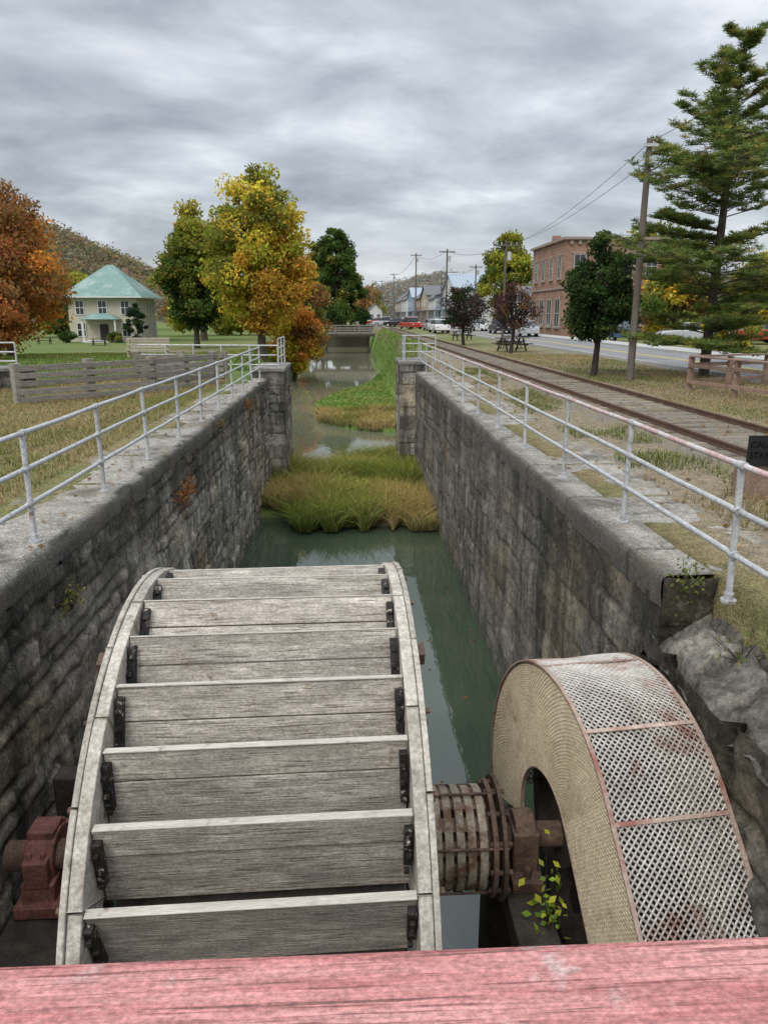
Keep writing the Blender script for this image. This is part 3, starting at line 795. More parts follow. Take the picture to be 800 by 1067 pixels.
reedpatch('grass_bank',20000,(-9,-3.4),(28,80),(.10,.3),ground_z,(.13,.21,.045),(.24,.22,.08),.045,8,lambda x,y:ground_z(x,y)>WZ,.55)
reedpatch('dry_grass',70000,(-12,-3.75),(3,24),(.04,.11),ground_z,(.18,.19,.06),(.36,.27,.14),.011,9,None,.50,.9)
reedpatch('dry_grass',45000,(7.9,14),(9,40),(.03,.09),ground_z,(.16,.18,.06),(.32,.25,.14),.013,10,lambda x,y:x<12.2,.46,.9)
reedpatch('dry_grass',16000,(3.8,5.1),(4,30),(.04,.12),ground_z,(.14,.17,.05),(.30,.24,.13),.011,12,lambda x,y:fbm(x*1.2,y*.8,2)>.5,.5,.9)
reedpatch('lawn_grass',40000,(-22,-4.2),(24,60),(.04,.11),ground_z,(.13,.19,.045),(.25,.22,.09),.03,13,None,.62)
n=6500
lx=np.concatenate([RNG.uniform(3.2,12,n*2//3),RNG.uniform(-9,-2.7,n-n*2//3)]);ly=np.concatenate([RNG.uniform(5.8,34,n*2//3),RNG.uniform(3,24,n-n*2//3)])
lz=np.maximum(ground_z(lx,ly),0)+.025+.075*((lx>5)&(lx<7.6))
leaves('fallen_leaves',np.stack([lx,ly,lz],1),RNG.uniform(.018,.04,n),np.array([[.30,.18,.08]])*RNG.uniform(.4,1.4,(n,1)),M_leaf,None,flat=.15)
n=60
leaves('floating_leaves',np.stack([RNG.uniform(-1.5,2.3,n),RNG.uniform(8,20,n),np.full(n,WZ+.006)],1),RNG.uniform(.02,.05,n),np.array([[.28,.12,.05]])*RNG.uniform(.5,1.3,(n,1)),M_leaf,None,flat=.001)

def wallplant(name,c,r,n,pal,leaf,seed,squash=(1,1,1)):
    rg=np.random.default_rng(seed);d=rg.normal(size=(n,3))*np.array(squash)*r*.5
    P=np.array(c)+d;cols=np.array(pal)[rg.integers(0,len(pal),n)]*rg.uniform(.6,1.4,(n,1))
    p=empty(name,c);leaves('leaves',P,leaf*rg.uniform(.6,1.3,n),cols,M_leaf,p)
    b=B(.1)
    for i in range(0,min(n,60),4): b.tube(Vector(c)-Vector((0,0,r*.5)),Vector(P[i]),.004,.002,4)
    b.obj('stems',M_barkdark,p)
wallplant('creeping_vine',(XL+.05,11.6,-.70),.36,280,[[.42,.15,.06],[.34,.11,.05],[.35,.22,.07]],.028,1,(.2,1.9,.6))
wallplant('creeping_vine',(XL+.04,19.5,-.22),.3,170,[[.36,.14,.06],[.28,.17,.06]],.03,2,(.3,1.8,.5))
wallplant('creeping_vine',(XL+.05,6.6,-.55),.2,140,[[.16,.19,.05],[.3,.24,.09]],.02,3,(.3,1.2,.7))
wallplant('creeping_vine',(XL+.03,15.2,-.12),.25,110,[[.20,.18,.05],[.3,.18,.08]],.02,13,(.3,2.2,.4))
wallplant('weed_plant',(XR+.12,5.3,.02),.16,120,[[.14,.20,.04],[.2,.2,.06]],.018,4,(.8,.8,1.3))
wallplant('weed_plant',(XR+.3,4.7,-.30),.2,70,[[.12,.18,.04],[.25,.24,.07]],.016,5,(1,1,.6))
wallplant('yellow_sapling',(1.38,4.35,-2.25),.40,110,[[.40,.42,.04],[.24,.36,.05],[.45,.45,.06],[.16,.26,.05]],.034,6,(.35,.45,1.1))

# ------------------------------------------------------------ railroad
rt=empty('railroad_track',(6.3,60,0))
bb=B(.0)
M_ballast=surf('gravel_ballast',(.14,.12,.095),(.28,.245,.20),14,rough=1,bmp=1,bdist=.03,c3=(.21,.175,.11),s3=.8,t3=(.45,.6),fine=50,fa=(.35,1.5))
bb._add([(4.9,-10,.0),(5.3,-10,.075),(7.3,-10,.075),(7.75,-10,.0),(4.9,170,0),(5.3,170,.075),(7.3,170,.075),(7.75,170,.0)],[(0,1,5,4),(1,2,6,5),(2,3,7,6)],1)
bb.obj('ballast',M_ballast,rt)
b=B(.35);y=-5.0
while y<120:
    L_=random.uniform(2.0,2.4);b.box((6.32+random.uniform(-.08,.08),y,.056),(L_,random.uniform(.14,.2),.05+random.uniform(0,.008)),rz=random.uniform(-.03,.03));y+=.56+random.uniform(-.03,.03)
b.obj('ties',surf('weathered_ties',(.065,.055,.045),(.15,.125,.10),9,rough=.95,c3=(.20,.17,.125),s3=2.2,t3=(.44,.54)),rt)
b=B(0)
for x in(5.6,7.04):
    b.box((x,80,.095),(.09,180,.03),tone=1);b.box((x,80,.125),(.03,180,.05),tone=1);b.box((x,80,.165),(.06,180,.03),tone=1)
b.obj('rails',surf('rail_steel',(.10,.055,.038),(.18,.115,.08),5,rough=.55,metal=.3),rt)

# ------------------------------------------------------------ road
M_asph=surf('asphalt',(.17,.17,.172),(.24,.24,.24),3,rough=.9,bmp=.3,c3=(.13,.13,.13),s3=.4)
rd=empty('road',(15,100,0))
B(0)._add([(12.5,-20,.05),(17.8,-20,.05),(17.8,420,.05),(12.5,420,.05)],[(0,1,2,3)],1).obj('asphalt_surface',M_asph,rd)
M_curb=surf('kerb_concrete',(.32,.31,.29),(.42,.41,.38),4)
b=B(.05)
for x in(12.42,17.88):b.box((x,200,.05),(.15,440,.22))
b.box((18.95,200,.08),(1.95,440,.14));b.obj('kerbs_and_sidewalk',M_curb,rd)
b=B(0);M_yel=surf('road_line_paint',(.5,.36,.08),(.6,.45,.12),8)
for x in(15.05,15.25):b.box((x,200,.054),(.1,440,.006))
b.obj('centre_line',M_yel,rd)
pth=B(0);pth._add([(-24,64,-1.02),(-10,66,-1.02),(-10,68,-1.02),(-24,66.2,-1.02)],[(0,1,2,3)],1)
pth.obj('gravel_path',M_ballast)
M_white=surf('white_paint',(.62,.62,.60),(.75,.75,.72),6)

# ------------------------------------------------------------ buildings
def glassmat():
    m,nt,b=newmat('window_glass');b.inputs['Base Color'].default_value=(.03,.035,.04,1);b.inputs['Roughness'].default_value=.12;return m
M_glass=glassmat()
def brickmat(name,c1,c2,mor,s=1):
    m,nt,b=newmat(name);tc=N(nt,'ShaderNodeTexCoord').outputs['Object']
    mp=N(nt,'ShaderNodeMapping');mp.inputs['Rotation'].default_value=(math.pi/2,0,0);L(nt,tc,mp.inputs['Vector'])
    br=N(nt,'ShaderNodeTexBrick');br.inputs['Scale'].default_value=2.2*s;br.inputs['Color1'].default_value=(*c1,1);br.inputs['Color2'].default_value=(*c2,1);br.inputs['Mortar'].default_value=(*mor,1)
    br.inputs['Mortar Size'].default_value=.02;L(nt,mp.outputs[0],br.inputs['Vector'])
    n=noise(nt,tc,.8,6,.7);c=mixc(nt,.8,br.outputs['Color'],ramp(nt,[(.3,(.5,.5,.5)),(.7,(1.35,1.3,1.25))],n).outputs['Color'],'MULTIPLY')
    L(nt,c,b.inputs['Base Color']);b.inputs['Roughness'].default_value=.9;return m
M_brick=brickmat('red_brick',(.25,.13,.09),(.31,.18,.125),(.26,.21,.17))
def window(bf,bg,c,w,h,face,bs=None):
    x,y,z=c
    if face=='Y':
        bg.box((x,y+.02,z),(w,.06,h));
        for dx in(-w/2,w/2,0): bf.box((x+dx,y-.01,z),(.08 if dx else .05,.1,h+.08))
        for dz in(-h/2,0,h/2): bf.box((x,y-.012,z+dz),(w+.08,.09,.07))
        if bs: bs.box((x,y-.06,z-h/2-.1),(w+.3,.2,.12));bs.box((x,y-.03,z+h/2+.14),(w+.24,.12,.18))
    else:
        bg.box((x+.02,y,z),(.06,w,h))
        for dy in(-w/2,w/2,0): bf.box((x-.01,y+dy,z),(.1,.08 if dy else .05,h+.08))
        for dz in(-h/2,0,h/2): bf.box((x-.012,y,z+dz),(.09,w+.08,.07))
        if bs: bs.box((x-.06,y,z-h/2-.1),(.2,w+.3,.12));bs.box((x-.03,y,z+h/2+.14),(.12,w+.24,.18))
bk=empty('brick_building',(25.7,80,0))
x0,x1,y0,y1,H=21,30.8,74,87,9.0
B(0).box(((x0+x1)/2,(y0+y1)/2,H/2),(x1-x0,y1-y0,H),tone=1).obj('walls',M_brick,bk)
M_stn=surf('dressed_stone_trim',(.24,.19,.15),(.34,.28,.22),6)
b=B(.05)
b.box(((x0+x1)/2,y0-.05,H+.12),(x1-x0+.5,.5,.24));b.box((x0-.05,(y0+y1)/2+.3,H+.12),(.5,y1-y0-.1,.24))
b.box(((x0+x1)/2,y0-.06,4.6),(x1-x0+.1,.16,.2));b.box((x0-.06,(y0+y1)/2,4.6),(.16,y1-y0-.3,.2))
for i in range(12): b.box((x0+.5+i*.8,y0-.08,H-.25),(.3,.2,.35))
b.obj('cornice_and_bands',M_stn,bk)
bf=B(.05);bg=B(.1);bs=B(.05)
for i in range(4):
    window(bf,bg,(x0+1.4+i*2.35,y0-.03,6.6),1.1,2.1,'Y',bs);window(bf,bg,(x0+1.4+i*2.35,y0-.03,2.3),1.3,2.4,'Y',bs)
for i in range(4):
    window(bf,bg,(x0-.03,y0+1.8+i*3.1,6.6),1.1,2.1,'X',bs);window(bf,bg,(x0-.03,y0+1.8+i*3.1,2.2),1.7,2.6,'X',bs)
bg.obj('window_glass',M_glass,bk);bf.obj('window_frames',M_curb,bk);bs.obj('sills_and_lintels',M_stn,bk)
b=B(.1);b.box((x0+2,y1-2,H+.7),(.8,.8,1.4));b.box((x1-2,y1-4,H+.6),(.7,.7,1.2));b.obj('chimneys',M_brick,bk)
b=B(.1);b.box((x1-2.6,y0-.04,1.1),(1,.08,2.2));b.obj('door',M_darkwood,bk)

def gable(name,x0,x1,y0,y1,eave,ridge,wallm,roofm,axis='Y',z0=0,win=3,storeys=2):
    p=empty(name,((x0+x1)/2,(y0+y1)/2,z0))
    b=B(0);b.box(((x0+x1)/2,(y0+y1)/2,z0+eave/2),(x1-x0,y1-y0,eave),tone=1)
    if axis=='Y': b.prism([(x0,z0+eave),(x1,z0+eave),((x0+x1)/2,z0+ridge)],y0,y1,'Y',1)
    else: b.prism([(y0,z0+eave),(y1,z0+eave),((y0+y1)/2,z0+ridge)],x0,x1,'X',1)
    b.obj('walls',wallm,p)
    b=B(.03);o=.4;t=.14
    a0,a1=(x0,x1) if axis=='Y' else (y0,y1)
    c0,c1=(y0,y1) if axis=='Y' else (x0,x1)
    am=(a0+a1)/2;sl=(ridge-eave)/(am-a0);AX='Y' if axis=='Y' else 'X'
    b.prism([(a0-o,z0+eave-o*sl+.02),(am,z0+ridge+.02),(am,z0+ridge+.02+t),(a0-o,z0+eave-o*sl+.02+t)],c0-o,c1+o,AX)
    b.prism([(am,z0+ridge+.02),(a1+o,z0+eave-o*sl+.02),(a1+o,z0+eave-o*sl+.02+t),(am,z0+ridge+.02+t)],c0-o,c1+o,AX)
    b.obj('roof',roofm,p)
    bf=B(.05);bg=B(.1)
    for s in range(storeys):
        zz=z0+1.6+s*(eave/storeys)
        for i in range(win):
            window(bf,bg,(x0+(x1-x0)*(i+.5)/win,y0-.03,zz),min(1.1,(x1-x0)/win*.5),1.5,'Y')
            window(bf,bg,(x0-.03,y0+(y1-y0)*(i+.5)/win,zz),1.0,1.5,'X')
    bg.obj('window_glass',M_glass,p);bf.obj('window_frames',M_white,p)
    if storeys>1:
        b=B(.05);b.box((x0-.9,(y0+y1)/2,z0+3.1),(1.8,y1-y0-.4,.15))
        for i in range(4): b.box((x0-1.7,y0+.5+i*(y1-y0-1)/3,z0+1.5),(.14,.14,3.0))
        b.obj('porch_roof_and_posts',roofm,p)
    return p
M_clapw=surf('white_clapboard',(.50,.50,.49),(.62,.62,.60),3,(.3,.3,10),.8,.2)
M_bluegr=surf('blue_grey_clapboard',(.20,.26,.32),(.28,.34,.40),3,(.3,.3,10),.8,.2)
M_bluer=surf('blue_grey_metal_roof',(.24,.29,.34),(.34,.39,.44),4,rough=.5,bmp=.1)
M_greyr=surf('grey_shingle_roof',(.10,.10,.105),(.18,.18,.18),8)
M_tanw=surf('tan_siding',(.34,.29,.22),(.42,.37,.29),3)
gable('white_clapboard_building',18.9,27.5,134,151,6.6,9.4,M_clapw,M_bluer,'X')
gable('storefront_building',20.1,28,162,174,6.5,8.3,M_bluegr,M_greyr)
gable('storefront_building',20.2,27,178,190,6.0,8.6,M_clapw,M_greyr)
gable('storefront_building',20.2,28,194,208,7.0,9.4,M_tanw,M_greyr,'X')
gable('storefront_building',20.2,28,212,230,6.8,9.9,M_brick,M_greyr)
gable('storefront_building',20.2,28,236,255,7.4,10.4,M_bluegr,M_bluer,'X')
gable('storefront_building',20.2,28,262,285,7.4,10.4,M_clapw,M_greyr)
gable('storefront_building',20.2,28,290,320,7.4,11,M_tanw,M_greyr)
gable('storefront_building',6.2,10.3,226,240,3.4,5.4,M_clapw,M_greyr,win=2,storeys=1)
gable('storefront_building',22.5,30,96,106,3.6,5.6,M_clapw,M_greyr,'X',storeys=1)
hs=empty('cream_house',(-29.6,99,-1.15));hz=-1.2;hx=-29.6
M_cream=surf('cream_stucco',(.42,.38,.29),(.52,.48,.38),3,rough=.9)
M_groof=surf('green_metal_roof',(.12,.215,.19),(.20,.30,.265),4,rough=.65,bmp=.1,c3=(.27,.34,.31),s3=.6)
B(0).box((hx,99,hz+2.7),(8.2,9,5.4),tone=1).obj('walls',M_cream,hs)
def hip(b,cx,cy,z,wx,wy,h,rx):
    vs=[(cx-wx/2,cy-wy/2,z),(cx+wx/2,cy-wy/2,z),(cx+wx/2,cy+wy/2,z),(cx-wx/2,cy+wy/2,z),(cx-rx,cy,z+h),(cx+rx,cy,z+h)]
    b._add(vs,[(0,1,5,4),(1,2,5),(2,3,4,5),(3,0,4),(3,2,1,0)],1)
b=B(0);hip(b,hx,99,hz+5.41,9.8,10.6,3.9,.4);b.obj('hip_roof',M_groof,hs)
b=B(0);b.box((hx,99,hz+5.33),(9.9,10.7,.14));b.obj('eaves',M_white,hs)
bf=B(.05);bg=B(.1)
for i in range(3):
    for s in(1.5,4.1):
        if s<2 and i==1: continue
        window(bf,bg,(hx-2.7+i*2.7,94.47,hz+s),1.0,1.6,'Y')
for i in range(3):
    for s in(1.5,4.1): 
        y=96+i*3;X=hx+4.12;bg.box((X,y,hz+s),(.06,1,1.6))
        for dy in(-.5,.5,0): bf.box((X+.03,y+dy,hz+s),(.1,.08,1.7))
        for dz in(-.8,0,.8): bf.box((X+.028,y,hz+s+dz),(.09,1.1,.07))
bg.obj('window_glass',M_glass,hs);bf.obj('window_frames',M_white,hs)
b=B(.05);hip(b,hx,93.6,hz+2.75,4.4,2.6,.7,1.0);b.obj('porch_roof',M_groof,hs)
b=B(.05)
for x in(hx-1.9,hx+1.9): b.tube((x,92.6,hz),(x,92.6,hz+2.75),.12)
b.box((hx,93.4,hz+.12),(4.2,2.2,.24));b.obj('porch_posts',M_white,hs)
B(.05).box((hx,94.46,hz+1.1),(1,.08,2.1)).obj('door',M_darkwood,hs)
B(.05).box((hx+1.5,100.5,hz+8.2),(.8,.8,1.7)).obj('chimney',M_brick,hs)
tree('spruce_tree',-25.0,92,5.2,1.5,[DG,[.05,.075,.05]],6000,.12,.02,31,clumps=35,taper=.7)
tree('garden_shrub',-33,91.5,1.5,1.3,[DG,G],2500,.1,.0,32,clumps=20);tree('garden_shrub',-27.5,91.8,1.3,1.2,[G,OL],2500,.1,.0,33,clumps=20)

# footbridge: pale deck and open railing over the far canal
fbz=-.75
fbr=empty('footbridge',(0,122,fbz));b=B(.12)
b.box((.2,122,fbz),(11.8,3.0,.28))
for x in(-5.4,-1.9,1.9,5.4): b.box((x,120.45,fbz+.65),(.16,.16,1.2));b.box((x,123.5,fbz+.65),(.16,.16,1.2))
for i in range(9): b.box((-4.8+i*1.2,120.44,fbz+.6),(.09,.09,1.0))
for z in(.45,.8,1.2): b.box((.2,120.40,fbz+z),(11.8,.06,.11));b.box((.2,123.56,fbz+z),(11.8,.06,.11))
b.obj('deck_and_railing',M_fencewood,fbr)
b=B(.1);b.box((.2,120.6,fbz-.32),(11.6,.3,.34));b.box((.2,123.4,fbz-.32),(11.6,.3,.34))
for x in(-3.4,3.4):
    for dy in(-1.2,1.2): b.box((x,122+dy,fbz-1.9),(.26,.26,3.0))
    b.box((x,122,fbz-1.0),(.2,2.8,.2))
b.obj('beams_and_bents',M_darkwood,fbr)
# shrubs closing the canal beyond the bridge
mass('distant_shrubs',[(-3,142,3.2,2.0),(0,143,3.8,2.2),(3,142,3.4,2.0),(-1.6,144.5,4,2)],[G,OL,DG],.22,7000,21)

# ------------------------------------------------------------ utility poles and wires
M_polew=surf('creosoted_pole_wood',(.09,.075,.06),(.17,.145,.12),6,(1,1,.1))
def pole(x,y,h,r=.13):
    p=empty('utility_pole',(x,y,0));b=B(.05);b.tube((x,y,-.1),(x,y,h),r,r*.65,12)
    b.box((x,y-.1,h-.35),(1.9,.1,.12));b.obj('shaft_and_crossarm',M_polew,p,True)
    b=B(.1)
    for dx in(-.8,-.35,.35,.8): b.tube((x+dx,y-.1,h-.29),(x+dx,y-.1,h-.12),.04,.03,8)
    b.tube((x+.28,y,h-1.4),(x+.28,y,h-.8),.16,n=12)
    b.obj('insulators_and_transformer',M_galv,p,True)
p=empty('utility_pole',(8.9,23.3,0));b=B(.05);b.tube((8.9,23.3,-.1),(8.9,23.3,7.0),.12,.085,12);b.obj('shaft',M_polew,p,True)
b=B(.05);b.box((8.9,23.17,6.8),(.4,.06,.08));b.tube((8.9,23.15,6.3),(8.9,23.15,6.5),.04);b.obj('hardware',M_galv,p,True)
pole(11.9,58,7.4,.11);pole(11.9,92,9.6);pole(11.8,132,12.2,.15);pole(11.5,190,12);pole(18.4,150,10.5);pole(18.4,110,9.0);pole(11.3,250,13)
M_wire=surf('black_cable',(.02,.02,.02),(.03,.03,.03))
def wire(p0,p1,sag,r=.008):
    p0=Vector(p0);p1=Vector(p1);pts=[]
    for i in range(21):
        t=i/20;q=p0.lerp(p1,t);q.z-=sag*4*t*(1-t);pts.append(q)
    B(0).path(pts,[r]*21,5).obj('overhead_wire',M_wire)
wire((12.1,58,7.1),(8.9,23.3,6.9),.5);wire((11.3,58,7.1),(8.9,23.3,6.4),.6);wire((8.9,23.3,6.9),(7.5,-15,7.5),.5)
wire((12.1,58,7.1),(11.9,92,9.4),.6,.016);wire((11.9,92,9.4),(11.8,132,11.9),.8,.02);wire((12.1,58,7.1),(21,76,8.2),.3)
wire((18.4,110,8.6),(18.4,150,10.1),.8,.02);wire((11.8,132,11.9),(11.5,190,11.7),1,.025)

# ------------------------------------------------------------ fences, walls, bench, tables, sign
def boardfence(name,pts,h,nb,mat,post=.14,bw=.16,cap=False,z=0):
    p=empty(name,(pts[0][0],pts[0][1],z));b=B(.2)
    for i in range(len(pts)-1):
        a=Vector((*pts[i],z));c=Vector((*pts[i+1],z));l=(c-a).length;k=max(1,round(l/1.7))
        for j in range(k+1):
            q=a.lerp(c,j/k);b.box((q.x,q.y,z+h/2),(post,post,h+.1+random.uniform(-.05,.05)),rz=math.atan2((c-a).y,(c-a).x))
        dn=(c-a).normalized();n2=Vector((dn.y,-dn.x,0))*(post/2+.02)
        for j in range(nb):
            zz=z+h*(j+.6)/nb
            b.plank(a+n2+Vector((0,0,zz-z+random.uniform(-.02,.02))),c+n2+Vector((0,0,zz-z+random.uniform(-.02,.02))),.04,bw)
        if cap: b.plank(a+Vector((0,0,h+.07)),c+Vector((0,0,h+.07)),.2,.04)
    b.obj('posts_and_boards',mat,p,bevel=.008)
M_redfence=surf('reddish_brown_fence_wood',(.16,.10,.075),(.27,.19,.14),5)
boardfence('wooden_fence',[(15,22.6),(9.4,20.2),(10.1,16.6),(12.0,12.6)],.85,2,M_redfence,.12,.10,cap=True)
boardfence('weathered_lock_gate',[(-7.6,17.6),(-5.2,20.2),(-4.0,22.6)],.9,5,M_fencewood,.2,.13,z=.0)
boardfence('weathered_lock_gate',[(-6.6,24.0),(-3.9,24.0)],.85,4,M_fencewood,.2,.13)
ls=empty('low_stone_wall',(-10,20.5,0))
panel('front',(-12.5,20.1,.62),(1,0,0),3.9,(0,-1,0),.9,.25,71,ls,amp=.03,base=(.27,.26,.24))
panel('side',(-8.6,20.1,.62),(0,1,0),1.0,(1,0,0),.9,.25,72,ls,amp=.03)
B(0).box((-10.55,20.6,.62),(3.96,1.06,.1)).obj('cap',M_conc,ls,bevel=.02)
def bench(name,x,y,z,w,mat,rz=0):
    p=empty(name,(x,y,z));b=B(.05);R3=Matrix.Rotation(rz,3,'Z')
    def bx(c,d):
        q=R3@Vector(c);b.box((x+q.x,y+q.y,z+q.z),d,rz=rz)
    for i in range(4): bx((0,-.22+i*.13,.45),(w,.11,.04))
    for i in range(4): bx((0,.26+.02*i,.6+i*.14),(w,.035,.11))
    for s in(-1,1):
        bx((s*(w/2-.12),-.2,.22),(.07,.07,.44));bx((s*(w/2-.12),.27,.5),(.07,.07,1.0));bx((s*(w/2-.12),0,.66),(.07,.5,.05));bx((s*(w/2-.12),-.22,.55),(.06,.06,.22))
    b.obj('seat_back_and_legs',mat,p,bevel=.006)
bench('park_bench',-10.4,40,-.2,2.2,M_tanw,.1)
def picnic(x,y,rz,z=0):
    p=empty('picnic_table',(x,y,z));b=B(.1);R3=Matrix.Rotation(rz,3,'Z')
    def bx(c,d): q=R3@Vector(c);b.box((x+q.x,y+q.y,z+q.z),d,rz=rz)
    for i in range(5): bx((0,-.3+i*.15,.75),(1.8,.14,.04))
    for s in(-1,1):
        for k in(0,.14): bx((0,s*(.62+k),.45),(1.8,.13,.04))
        bx((s*.6,0,.4),(.08,1.5,.09));
        for t in(-1,1):
            a=R3@Vector((s*.6,t*.2,.72));c=R3@Vector((s*.6,t*.6,0));b.plank(Vector((x,y,z))+a,Vector((x,y,z))+c,.08,.05)
    b.obj('top_seats_and_legs',M_darkwood,p)
picnic(9.4,43,.3);picnic(10.2,47,1.2);picnic(9.4,62,.2)
for (x,y) in((-27,84),(-23.6,86),(-34,87)): picnic(x,y,.2,-1.2)
sgx=4.60
sg=empty('caution_sign',(sgx,7.9,0))
B(.1).box((sgx,8.0,.18),(.36,.3,.42)).obj('wooden_post',M_redfence,sg,bevel=.01)
B(0).box((sgx,7.82,.56),(.46,.02,.34)).obj('panel',surf('black_sign_paint',(.012,.012,.012),(.02,.02,.02)),sg,bevel=.003)
for t,z in(('CAUTION',.60),('STAY OFF',.48)):
    cu=bpy.data.curves.new('lettering','FONT');cu.body=t;cu.size=.10;cu.extrude=.002;cu.align_x='LEFT';cu.materials.append(M_white)
    o=bpy.data.objects.new('lettering',cu);COL.objects.link(o);o.parent=sg;o.location=Vector((sgx-.21,7.806,z))-sg.location;o.rotation_euler=(math.pi/2,0,0)

# ------------------------------------------------------------ vehicles
def paint(name,c):
    m,nt,b=newmat(name);b.inputs['Roughness'].default_value=.3;b.inputs['Coat Weight'].default_value=.5
    tc=N(nt,'ShaderNodeTexCoord').outputs['Object'];n=noise(nt,tc,3,4);cc=mixc(nt,.3,c,ramp(nt,[(.3,(.7,.7,.7)),(.7,(1.1,1.1,1.1))],n).outputs['Color'],'MULTIPLY');L(nt,cc,b.inputs['Base Color']);return m
M_tyre=surf('tyre_rubber',(.015,.015,.015),(.03,.03,.03));
P_=[paint('car_paint_white',(.75,.75,.75)),paint('car_paint_red',(.4,.03,.02)),paint('car_paint_black',(.02,.02,.025)),paint('car_paint_silver',(.4,.41,.43)),paint('car_paint_blue',(.04,.09,.22))]
def car(x,y,rz,mat,truck=False,z=.055):
    p=empty('pickup_truck' if truck else 'parked_car',(x,y,z));R3=Matrix.Rotation(rz,3,'Z');org=Vector((x,y,z))
    Lh,W=(2.6,.95) if truck else (2.25,.88)
    def pr(poly,w,name,m,bev=.05,wt=None):
        wt=wt or w;b=B(0);n=len(poly);vs=[]
        for s in(-1,1):
            for (a,h) in poly:
                ww=w if h<.95 else wt
                vs.append(org+R3@Vector((s*ww,a,h)))
        b._add(vs,[(i,(i+1)%n,n+(i+1)%n,n+i) for i in range(n)]+[tuple(range(n))[::-1],tuple(range(n,2*n))],1)
        b.obj(name,m,p,True,bev)
    pr([(-Lh,.3),(Lh,.3),(Lh+.02,.65),(Lh-.2,.88),(1.2,.96),(-1.6,.98),(-Lh+.05,.94),(-Lh-.02,.6)],W,'body',mat,.06)
    if truck: cab=[(1.25,.94),(.6,1.65),(-.7,1.68),(-.9,.94)]
    else: cab=[(1.3,.94),(.55,1.42),(-1.0,1.46),(-1.9,.94)]
    pr(cab,W*.93,'glasshouse',M_glass,.03,W*.78)
    a,b2=cab[1][0],cab[2][0];pr([(a-.03,cab[1][1]-.03),(b2+.03,cab[2][1]-.03),(b2+.08,cab[2][1]+.05),(a-.08,cab[1][1]+.05)],W*.79,'roof',mat,.03)
    b=B(0);b2_=B(0)
    for s in(-1,1):
        for t in(-1,1):
            c=org+R3@Vector((s*(W-.1),t*(Lh*.62),.33));d=R3@Vector((s*.12,0,0));b.tube(c-d,c+d,.33,n=20)
            d=R3@Vector((s*.125,0,0));b2_.tube(c-d,c+d,.18,n=12)
    b.obj('wheels',M_tyre,p,True)
    for t in(-1,1):
        for s in(-1,1):
            c=org+R3@Vector((s*.62,t*(Lh),.68));b2_.box(c,(.3,.08,.14),rz=rz)
    b2_.obj('hubs_and_lamps',M_galv,p,True)
cars=[(10.6,88,0.1,0,0),(11.3,102,.05,3,0),(9.3,112,.3,1,1),(10.6,124,.0,0,1),(8.6,134,1.4,2,0),(9.8,146,1.5,4,0),(6.0,150,1.4,1,0),(4.5,160,1.5,0,1),(7.6,168,1.5,0,0),(3,172,1.5,4,0),(9.8,138,1.3,0,0),(7.2,142,1.4,3,1),(12.2,160,.1,1,0),(16.9,72,0,3,0),(16.9,84,0,2,0),(16.9,98,0,0,0),(16.8,116,0,1,0),(16.8,130,0,3,1),(16.8,140,0,0,0),(24,52,1.4,3,0),(29,53,1.5,1,0),(34,54,1.5,2,1),(20.9,59,.2,4,0)]
for x,y,r,c,t in cars: car(x,y,r,P_[c],bool(t))

# ------------------------------------------------------------ sky / light / camera
w=bpy.data.worlds.new('World');scene.world=w;w.use_nodes=True;nt=w.node_tree
for n in list(nt.nodes): nt.nodes.remove(n)
out=N(nt,'ShaderNodeOutputWorld')
sky=N(nt,'ShaderNodeTexSky');sky.sky_type='NISHITA';sky.sun_disc=False;sky.sun_elevation=math.radians(48);sky.sun_rotation=math.radians(215);sky.dust_density=3
bg1=N(nt,'ShaderNodeBackground');bg1.inputs['Strength'].default_value=.05
hsv=N(nt,'ShaderNodeHueSaturation');hsv.inputs['Saturation'].default_value=.45;L(nt,sky.outputs[0],hsv.inputs['Color']);L(nt,hsv.outputs[0],bg1.inputs['Color'])
tc=N(nt,'ShaderNodeTexCoord').outputs['Generated']
sx=N(nt,'ShaderNodeSeparateXYZ');L(nt,tc,sx.inputs[0])
def mth(op,a,b_=None,c=None):
    m=N(nt,'ShaderNodeMath',operation=op)
    for i,v in enumerate((a,b_,c)):
        if v is None:continue
        if isinstance(v,(int,float)): m.inputs[i].default_value=v
        else: L(nt,v,m.inputs[i])
    return m.outputs[0]
zc=mth('ADD',mth('MAXIMUM',sx.outputs['Z'],0),.20)
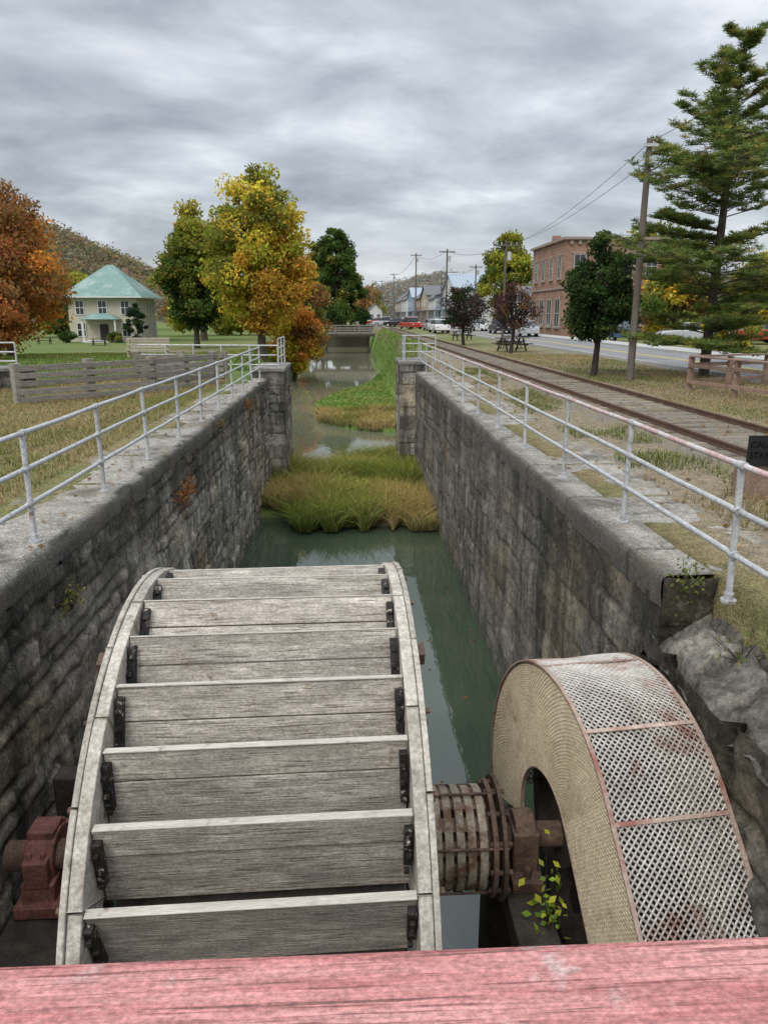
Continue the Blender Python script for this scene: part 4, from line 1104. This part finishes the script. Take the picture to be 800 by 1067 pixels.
cx=N(nt,'ShaderNodeCombineXYZ');L(nt,mth('DIVIDE',sx.outputs['X'],zc),cx.inputs[0]);L(nt,mth('DIVIDE',sx.outputs['Y'],zc),cx.inputs[1])
na=noise(nt,cx.outputs[0],2.0,9,.54,.25,(.85,1.0,1))
nb=noise(nt,cx.outputs[0],.7,3,.5,.0,(.8,1.0,1))
nn=mth('ADD',mth('MULTIPLY',na,.66),mth('MULTIPLY',nb,.34))
cr=ramp(nt,[(.37,(.18,.205,.24)),(.45,(.30,.33,.375)),(.53,(.46,.495,.54)),(.62,(.72,.75,.785))],nn).outputs['Color']
hz=N(nt,'ShaderNodeMapRange');hz.inputs['From Min'].default_value=0;hz.inputs['From Max'].default_value=.14;hz.inputs['To Min'].default_value=.65;hz.inputs['To Max'].default_value=0
L(nt,sx.outputs['Z'],hz.inputs['Value'])
cr=mixc(nt,hz.outputs[0],cr,(.50,.54,.585))
zr=N(nt,'ShaderNodeMapRange');zr.inputs['From Min'].default_value=.36;zr.inputs['From Max'].default_value=.9;zr.inputs['To Min'].default_value=1;zr.inputs['To Max'].default_value=3.9
L(nt,sx.outputs['Z'],zr.inputs['Value'])
bg2=N(nt,'ShaderNodeBackground');L(nt,cr,bg2.inputs['Color']);L(nt,zr.outputs[0],bg2.inputs['Strength'])
ad=N(nt,'ShaderNodeAddShader');L(nt,bg1.outputs[0],ad.inputs[0]);L(nt,bg2.outputs[0],ad.inputs[1]);L(nt,ad.outputs[0],out.inputs['Surface'])
sl=bpy.data.lights.new('sun','SUN');sl.energy=1.4;sl.angle=math.radians(22);sl.color=(1,.96,.90)
so_=bpy.data.objects.new('sun',sl);COL.objects.link(so_);so_.rotation_euler=(math.radians(42),0,math.radians(-35))
cam=bpy.data.cameras.new('camera');co=bpy.data.objects.new('camera',cam);COL.objects.link(co)
cam.sensor_fit='VERTICAL';cam.sensor_height=36;cam.lens=25.98;cam.clip_start=.05;cam.clip_end=4000
co.location=(0,0,2);co.rotation_euler=(math.radians(90-14.9),0,math.radians(-2.75))
scene.camera=co
scene.view_settings.view_transform='Standard';scene.view_settings.look='None';scene.view_settings.exposure=0
